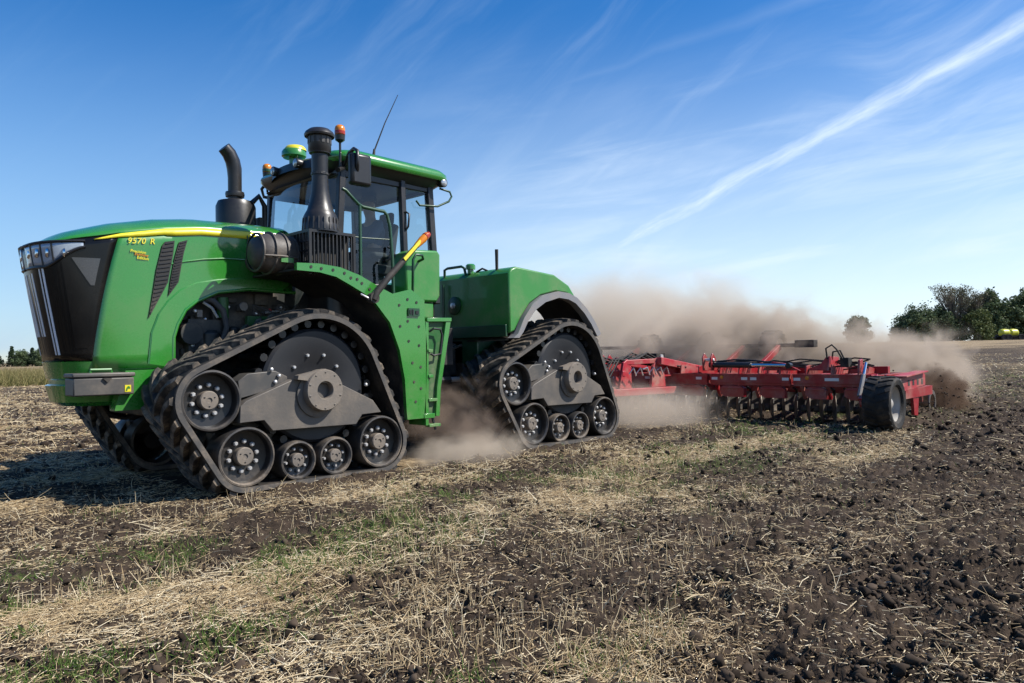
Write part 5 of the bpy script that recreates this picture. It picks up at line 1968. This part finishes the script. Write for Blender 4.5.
        m.mat(0).tube([(8.52, y - s * 0.02, 1.03), (8.52, mid, 1.02)], 0.055, 14)
        m.mat(1).tube([(8.52, mid, 1.02), (8.52, e, 1.01)], 0.030, 12)
        m.mat(0).lathe([(0.05, -0.05), (0.05, 0.05)], (8.52, e, 1.01), 'x', 12)
        m.mat(0).tube([(8.52, y - s * 0.1, 1.08), (8.56, y - s * 0.5, 1.12), (8.60, y - s * 0.9, 1.10), (8.60, y - s * 1.2, 1.06)], 0.018, 6)
        m.build('hydraulic_ram', ['black_plastic', 'chrome'], harrow, smooth=40)
        # lit triangular fin and hose loop at the wing hinge
        m = MB()
        f = y - s * 2.08
        m.mat(0).prism([(f - s * -0.32, 0.925), (f - s * -0.02, 1.03), (f - s * 0.08, 1.16), (f - s * 0.10, 1.16), (f - s * 0.12, 0.925)], 8.60, 8.66, 'x')
        m.mat(0).prism([(8.52, 0.925), (8.60, 1.17), (8.98, 1.15), (9.1, 0.925)], f - s * 0.12, f - s * 0.15)
        m.mat(1).tube([(8.6, f - s * 0.10, 1.12), (8.6, f - s * 0.08, 1.30), (8.6, f - s * 0.18, 1.36), (8.6, f - s * 0.26, 1.28), (8.62, f - s * 0.34, 1.12), (8.66, f - s * 0.40, 1.0)], 0.016, 6)
        m.mat(1).tube([(8.7, f - s * 0.14, 1.10), (8.7, f - s * 0.16, 1.24), (8.7, f - s * 0.28, 1.26), (8.7, f - s * 0.36, 1.08)], 0.016, 6)
        m.mat(1).box(8.62, 8.78, min(f - s * 0.30, f - s * 0.44), max(f - s * 0.30, f - s * 0.44), 0.98, 1.14)
        m.build('wing_hinge', ['red_dusty', 'rubber'], harrow, bevel=0.006)
        m = MB()
        m.mat(0).prism([(f - s * -1.05, 0.925), (f - s * -0.85, 1.08), (f - s * -0.62, 1.05), (f - s * -0.35, 0.925)], 8.55, 8.60, 'x')
        m.build('wing_hinge', ['red'], harrow, bevel=0.006)
    bracket(0.30, 1)
    bracket(2.70, -1)

    # hose bundles clipped along the top of the wings
    for ya, yb in ((0.25, -2.5), (2.75, 5.5)):
        m = MB()
        for k in range(7):
            pts = []
            for q in range(12):
                f = q / 11
                pts.append((8.72 + 0.05 * k + rr.uniform(-.03, .03), ya + (yb - ya) * f, 1.0 + 0.02 * (k % 3) + rr.uniform(-.02, .05) + 0.05 * math.sin(6 * f + k)))
            m.tube(pts, 0.013, 5)
        m.build('hose_bundle', ['rubber'], harrow, smooth=60)
    # discs in two ranks, each a dished plate on its own sprung arm
    def disc(x, y, ang):
        m = MB()
        prof = [(0.0, 0.055), (0.10, 0.052), (0.20, 0.028), (0.275, 0.0), (0.27, -0.006), (0.20, 0.020), (0.10, 0.044), (0.0, 0.047)]
        m.mat(0).lathe(prof, (0, 0, 0), 'y', 26, False)
        m.mat(1).lathe([(0.06, 0.05), (0.06, 0.14), (0, 0.14)], (0, 0, 0), 'y', 12, False)
        c, s = math.cos(ang), math.sin(ang)
        m.v = [(x + a * c - b * s, y + a * s + b * c, 0.235 + d) for a, b, d in m.v]
        m.mat(1).tube([(x + 0.02, y + 0.10, 0.235), (x + 0.20, y + 0.10, 0.30), (x + 0.26, y + 0.10, 0.44), (x + 0.16, y + 0.08, 0.56), (x + 0.0, y + 0.06, 0.60)], 0.024, 6)
        return m
    d0 = disc(9.05, 0.0, R(24)).build('disc', ['disc_steel', 'black_matte'], harrow, (9.05, 0.0, 0.235), smooth=35)
    d1 = disc(10.15, 0.0, R(-24)).build('disc', ['disc_steel', 'black_matte'], harrow, (10.15, 0.0, 0.235), smooth=35)
    ys = np.arange(-2.50, 5.55, 0.225)
    for i, y in enumerate(ys):
        for k, src in enumerate((d0, d1)):
            o = src if i == 0 else src.copy()
            if i: COL.objects.link(o)
            o.parent = harrow
            o.location = ((9.05, 10.15)[k] - HX, y + 0.11 * k - HY, 0.235)

    # gauge wheels at the wing tips
    def gauge(y, s):
        m = MB()
        c = (8.18, y, 0.425)
        prof = [(0.27, -0.16), (0.30, -0.195), (0.37, -0.21), (0.405, -0.195), (0.416, -0.16), (0.420, 0), (0.416, 0.16), (0.405, 0.195), (0.37, 0.21), (0.30, 0.195), (0.27, 0.16)]
        m.mat(0).lathe(prof, c, 'y', 44, False)
        for k in range(22):
            for sd in (-1, 1):
                a = 2 * PI * (k + (0.5 if sd > 0 else 0)) / 22
                pts = []
                for q in range(4):
                    yy = sd * (0.015 + 0.058 * q)
                    aa = a + 0.16 * q / 3
                    rr_ = 0.420 - 0.012 * (q == 3)
                    pts.append((c[0] + rr_ * math.sin(aa), c[1] + yy, c[2] + rr_ * math.cos(aa)))
                for q in range(3):
                    mid = Vector(((pts[q][0] + pts[q + 1][0]) / 2 - c[0], 0, (pts[q][2] + pts[q + 1][2]) / 2 - c[2])).normalized()
                    m.bar(pts[q], pts[q + 1], 0.046, 0.026, tuple(mid))
        w = m.build('gauge_wheel', ['rubber'], harrow, c, smooth=35)
        m = MB()
        m.mat(0).lathe([(0.285, -0.178), (0.292, -0.166), (0.275, -0.14), (0.255, -0.06), (0.12, -0.02), (0.0, -0.02)], c, 'y', 30, False)
        m.mat(0).lathe([(0.285, 0.178), (0.275, 0.14), (0.255, 0.06), (0.0, 0.04)], c, 'y', 30, False)
        m.mat(0).lathe([(0.08, -0.02), (0.08, -0.10), (0.05, -0.12), (0, -0.12)], c, 'y', 16, False)
        for k in range(6):
            a = k * PI / 3
            m.mat(1).bolt((c[0] + 0.12 * math.cos(a), c[1] - 0.022, c[2] + 0.12 * math.sin(a)), 'y', 0.016, -0.02)
        m.build('rim', ['rim_grey', 'steel'], w, smooth=40)
        m = MB()
        yi = y + s * 0.33
        m.mat(0).bar((8.18, y + s * 0.05, 0.425), (8.18, yi + s * 0.03, 0.425), 0.08, 0.08)
        m.mat(0).bar((8.18, yi, 0.425), (8.85, yi, 0.80), 0.10, 0.16)
        m.mat(0).bar((8.6, yi + s * 0.02, 0.80), (8.62, yi + s * 0.5, 0.80), 0.12, 0.12)
        m.mat(1).tube([(8.24, yi + s * 0.06, 0.52), (8.46, yi + s * 0.06, 0.86)], 0.035, 10)
        m.mat(2).tube([(8.46, yi + s * 0.06, 0.86), (8.58, yi + s * 0.06, 1.06)], 0.024, 10)
        m.mat(0).prism([(8.46, 0.9), (8.50, 1.10), (8.62, 1.12), (8.66, 0.9)], yi + s * 0.12, yi + s * 0.16)
        m.build('wheel_arm', ['red', 'fender_grey', 'chrome'], harrow, bevel=0.008)
    gauge(-2.90, 1)
    gauge(5.90, -1)

    # end brackets with slots and the border disc carrier
    for y, s in ((-2.80, 1), (5.80, -1)):
        m = MB()
        m.mat(0).prism([(9.22, 0.40), (9.22, 0.74), (9.32, 0.80), (10.50, 0.86), (10.62, 0.80), (10.62, 0.62), (9.45, 0.56), (9.34, 0.40)], y - 0.03, y + 0.03)
        m.mat(0).bar((9.30, y, 0.805), (10.52, y, 0.868), 0.22, 0.02)
        for k in range(4):
            x = 9.62 + 0.25 * k
            m.mat(1).box(x, x + 0.10, min(y - s * 0.034, y - s * 0.031), max(y - s * 0.034, y - s * 0.031), 0.64, 0.74)
        m.mat(2).bar((9.5, y + s * 0.02, 0.50), (10.9, y - s * 0.02, 0.52), 0.10, 0.16)
        m.mat(2).prism([(9.9, 0.44), (9.95, 0.12), (10.15, 0.10), (10.22, 0.44)], y - 0.03, y + 0.02)
        m.mat(2).bar((9.4, y, 0.60), (9.4, y + s * 0.25, 0.62), 0.1, 0.1)
        m.mat(2).bar((10.4, y, 0.70), (10.4, y + s * 0.25, 0.70), 0.1, 0.1)
        m.build('end_bracket', ['red_dusty', 'black_matte', 'red'], harrow, bevel=0.008)

    # rolling baskets behind
    for y0, y1 in ((-2.7, 0.25), (0.35, 2.65), (2.75, 5.7)):
        m = MB()
        for k in range(10):
            a = 2 * PI * k / 10
            cx, cz = 11.5 + 0.22 * math.cos(a), 0.25 + 0.22 * math.sin(a)
            m.mat(0).bar((cx, y0, cz), (cx, y1, cz), 0.03, 0.012)
        for y in np.linspace(y0, y1, 5):
            m.mat(0).lathe([(0.235, -0.01), (0.235, 0.01), (0.16, 0.01), (0.16, -0.01), (0.235, -0.01)], (11.5, y, 0.25), 'y', 20, False)
        for y in (y0 + 0.2, y1 - 0.2):
            m.mat(1).bar((10.6, y, 0.76), (11.5, y, 0.62), 0.08, 0.10)
            m.mat(1).bar((11.5, y, 0.66), (11.5, y, 0.26), 0.07, 0.07)
        m.build('rolling_basket', ['disc_steel', 'red_dusty'], harrow)
    # raised rear tool bar with lifted transport wheels
    m = MB()
    m.mat(0).bar((11.9, -0.35, 1.39), (12.0, 5.6, 1.42), 0.10, 0.085)
    m.mat(0).box(11.80, 12.02, -0.36, 0.06, 1.34, 1.50)
    m.mat(0).prism([(2.05, 1.44), (1.98, 1.52), (2.16, 1.74), (2.32, 1.74), (2.52, 1.52), (2.48, 1.44)], 11.88, 11.96, 'x')
    for y in (0.45, 1.3, 2.6, 4.2):
        m.mat(1).bar((10.6, y, 0.80), (11.9, y, 1.36), 0.09, 0.12)
    m.build('rear_tool_bar', ['black_matte', 'red_dusty'], harrow, bevel=0.01)
    for y in (0.80, 4.15):
        m = MB()
        c = (12.35, y, 1.33)
        m.mat(0).lathe([(0.22, -0.17), (0.27, -0.19), (0.36, -0.18), (0.40, -0.14), (0.41, 0), (0.40, 0.14), (0.36, 0.18), (0.27, 0.19), (0.22, 0.17)], c, 'y', 32, False)
        m.mat(1).lathe([(0.235, -0.16), (0.20, -0.05), (0, -0.04)], c, 'y', 20, False)
        m.mat(1).lathe([(0.235, 0.16), (0.20, 0.05), (0, 0.04)], c, 'y', 20, False)
        for k in range(18):
            a = 2 * PI * k / 18
            m.mat(0).bar((c[0] + 0.41 * math.sin(a), c[1] - 0.16, c[2] + 0.41 * math.cos(a)), (c[0] + 0.41 * math.sin(a + 0.15), c[1] + 0.16, c[2] + 0.41 * math.cos(a + 0.15)), 0.04, 0.03, (math.sin(a), 0, math.cos(a)))
        m.build('transport_wheel', ['rubber', 'decal_white'], harrow, smooth=40)


build_harrow()


# ------------------------------------------------------------------ tank trailer by the grove
def build_tank():
    x, y = 173.4, 25.6
    z = gz(x, y) - 0.03
    root = tag(empty('tank_trailer', (x, y, z)), 'small yellow twin tank trailer parked before the dark grove', 'trailer')
    m = MB()
    m.box(x - 1.9, x + 2.0, y - 0.8, y + 0.8, z + 0.75, z + 0.92)
    m.bar((x - 1.8, y, z + 0.8), (x - 3.4, y, z + 0.55), 0.15, 0.15)
    m.build('trailer_frame', ['black_matte'], root)
    for cx in (-0.86, 0.86):
        m = MB()
        prof = [(0, -1.0), (0.45, -0.97), (0.68, -0.80), (0.76, -0.5)]
        for k in range(5):
            h = -0.4 + 0.2 * k
            prof += [(0.78, h - 0.05), (0.75, h)]
        prof += [(0.76, 0.5), (0.68, 0.80), (0.45, 0.97), (0, 1.0)]
        m.mat(0).lathe(prof, (x + cx, y, z + 1.52), 'x', 24, False)
        m.mat(0).lathe([(0.2, 0.7), (0.2, 0.86), (0, 0.88)], (x + cx, y, z + 1.52), 'z', 12, False)
        m.build('tank', ['tank_yellow'], root, smooth=50)
    for cx, r in ((-1.5, 0.62), (-0.55, 0.62), (1.85, 0.62)):
        for s in (-1, 1):
            m = MB()
            m.mat(0).lathe([(0.3, -0.2), (r - 0.05, -0.22), (r, -0.15), (r, 0.15), (r - 0.05, 0.22), (0.3, 0.2)], (x + cx, y + s * 1.0, z + r - 0.03), 'y', 24, False)
            m.mat(1).lathe([(0.3, -0.15), (0.0, -0.1)], (x + cx, y + s * 1.0, z + r - 0.03), 'y', 16, False)
            m.mat(1).lathe([(0.3, 0.15), (0.0, 0.1)], (x + cx, y + s * 1.0, z + r - 0.03), 'y', 16, False)
            m.build('wheel', ['rubber', 'black_matte'], root, smooth=40)
    root.rotation_euler = (0, 0, math.atan2(-0.717, 0.697))


build_tank()


# ------------------------------------------------------------------ dust
def dust(name, label, c, rad, dens, scale, col, lo=0.40, hi=0.70, seed=0.0, flow=(1, 1, 1.2), aniso=0.0, edge=1.0, rough=0.62, minz=None):
    """soft noisy volume inside an ellipsoid"""
    bm = bmesh.new()
    bmesh.ops.create_icosphere(bm, subdivisions=3, radius=1.0)
    me = bpy.data.meshes.new(name)
    bm.to_mesh(me)
    bm.free()
    m = bpy.data.materials.new(name)
    m.use_nodes = True
    w = NT(m.node_tree)
    w.n.clear()
    out = w.new('ShaderNodeOutputMaterial')
    vol = w.new('ShaderNodeVolumePrincipled')
    tc = w.new('ShaderNodeTexCoord')
    geo = w.new('ShaderNodeNewGeometry')
    r = w.vmath('LENGTH', tc.outputs['Object'], out=1)
    fall = w.mapr(r, 1.0, 1.0 - edge, 0.0, 1.0)
    P = w.vmath('MULTIPLY', geo.outputs['Position'], flow)
    P = w.vmath('ADD', P, (seed, seed * 0.7, seed * 0.3))
    n = w.noise(P, scale, 5, rough, 0.5)
    # erode towards the rim so the outline billows instead of reading as an ellipsoid
    e = w.math('ADD', n, w.math('MULTIPLY', w.math('SUBTRACT', fall, 0.55), 0.55))
    d = w.math('MULTIPLY', w.math('MULTIPLY', w.mapr(e, lo, hi), fall), dens)
    w.put(vol.inputs['Color'], col)
    w.l.new(d, vol.inputs['Density'])
    vol.inputs['Anisotropy'].default_value = aniso
    w.l.new(vol.outputs[0], out.inputs['Volume'])
    me.materials.append(m)
    o = bpy.data.objects.new(name, me)
    COL.objects.link(o)
    o.location = c
    o.scale = rad
    tag(o, kind='stuff', label=label)
    return o


TAN = (0.82, 0.71, 0.58, 1)
MID = (0.72, 0.605, 0.485, 1)
BROWN = (0.58, 0.45, 0.36, 1)
DARK = (0.20, 0.135, 0.095, 1)
dust('dust_cloud', 'pale tan dust plume drifting far behind the disc harrow', (18.5, 9.0, 1.6), (9.5, 9.0, 4.2), 0.75, 0.50, TAN, 0.28, 0.62, 3.0)
dust('dust_billow', 'thicker brown dust billowing right behind the disc harrow', (12.8, 2.3, 1.0), (3.6, 6.4, 2.6), 3.8, 1.05, MID, 0.36, 0.62, 5.0)
dust('dust_trail', 'brown dust trailing from the near end of the harrow', (14.0, -1.3, 0.70), (4.4, 2.8, 1.7), 4.0, 1.3, MID, 0.38, 0.64, 7.0)
dust('soil_spray', 'dark brown soil and dust thrown up at the near end of the harrow', (12.7, -2.4, 0.35), (2.5, 1.25, 1.15), 11.0, 2.3, DARK, 0.47, 0.68, 9.0, rough=0.7)
dust('dust_drift', 'pale dust drifting low in front of the harrow and behind the rear track', (6.9, 0.8, 0.25), (2.7, 2.6, 0.95), 1.1, 1.4, TAN, 0.38, 0.70, 14.0)
dust('dust_swirl', 'brown dust swirling between the front and rear tracks', (2.6, 0.60, 0.40), (1.6, 1.3, 1.0), 2.3, 2.2, BROWN, 0.40, 0.66, 21.0)
dust('dust_puff', 'small dust puff at the foot of the near front track', (2.1, -0.05, 0.10), (2.0, 0.85, 0.45), 2.4, 2.6, TAN, 0.42, 0.70, 33.0)


def build_flying_soil():
    V0, F0 = ico(1)
    n = 1100
    c = np.array([12.1, -2.45, 0.28]) + rng.normal(size=(n, 3)) * np.array([0.75, 0.45, 0.22])
    c[:, 2] = np.abs(c[:, 2] - 0.03) + 0.05
    sz = 0.005 + 0.022 * rng.random(n) ** 4
    out = [V0 * (1 + 0.3 * rng.normal(size=(len(V0), 1))) * s_ * np.array([1, 0.8, 0.7]) + p for p, s_ in zip(c, sz)]
    F = (np.arange(n)[:, None, None] * len(V0) + F0[None]).reshape(-1, 3)
    o = big_mesh('flying_soil', np.concatenate(out), F, ['soil_lump'], {'rnd': ('FACE', np.repeat(rng.random(n), len(F0)))})
    tag(o, kind='stuff', label='crumbs of soil flung up at the near end of the harrow')


build_flying_soil()
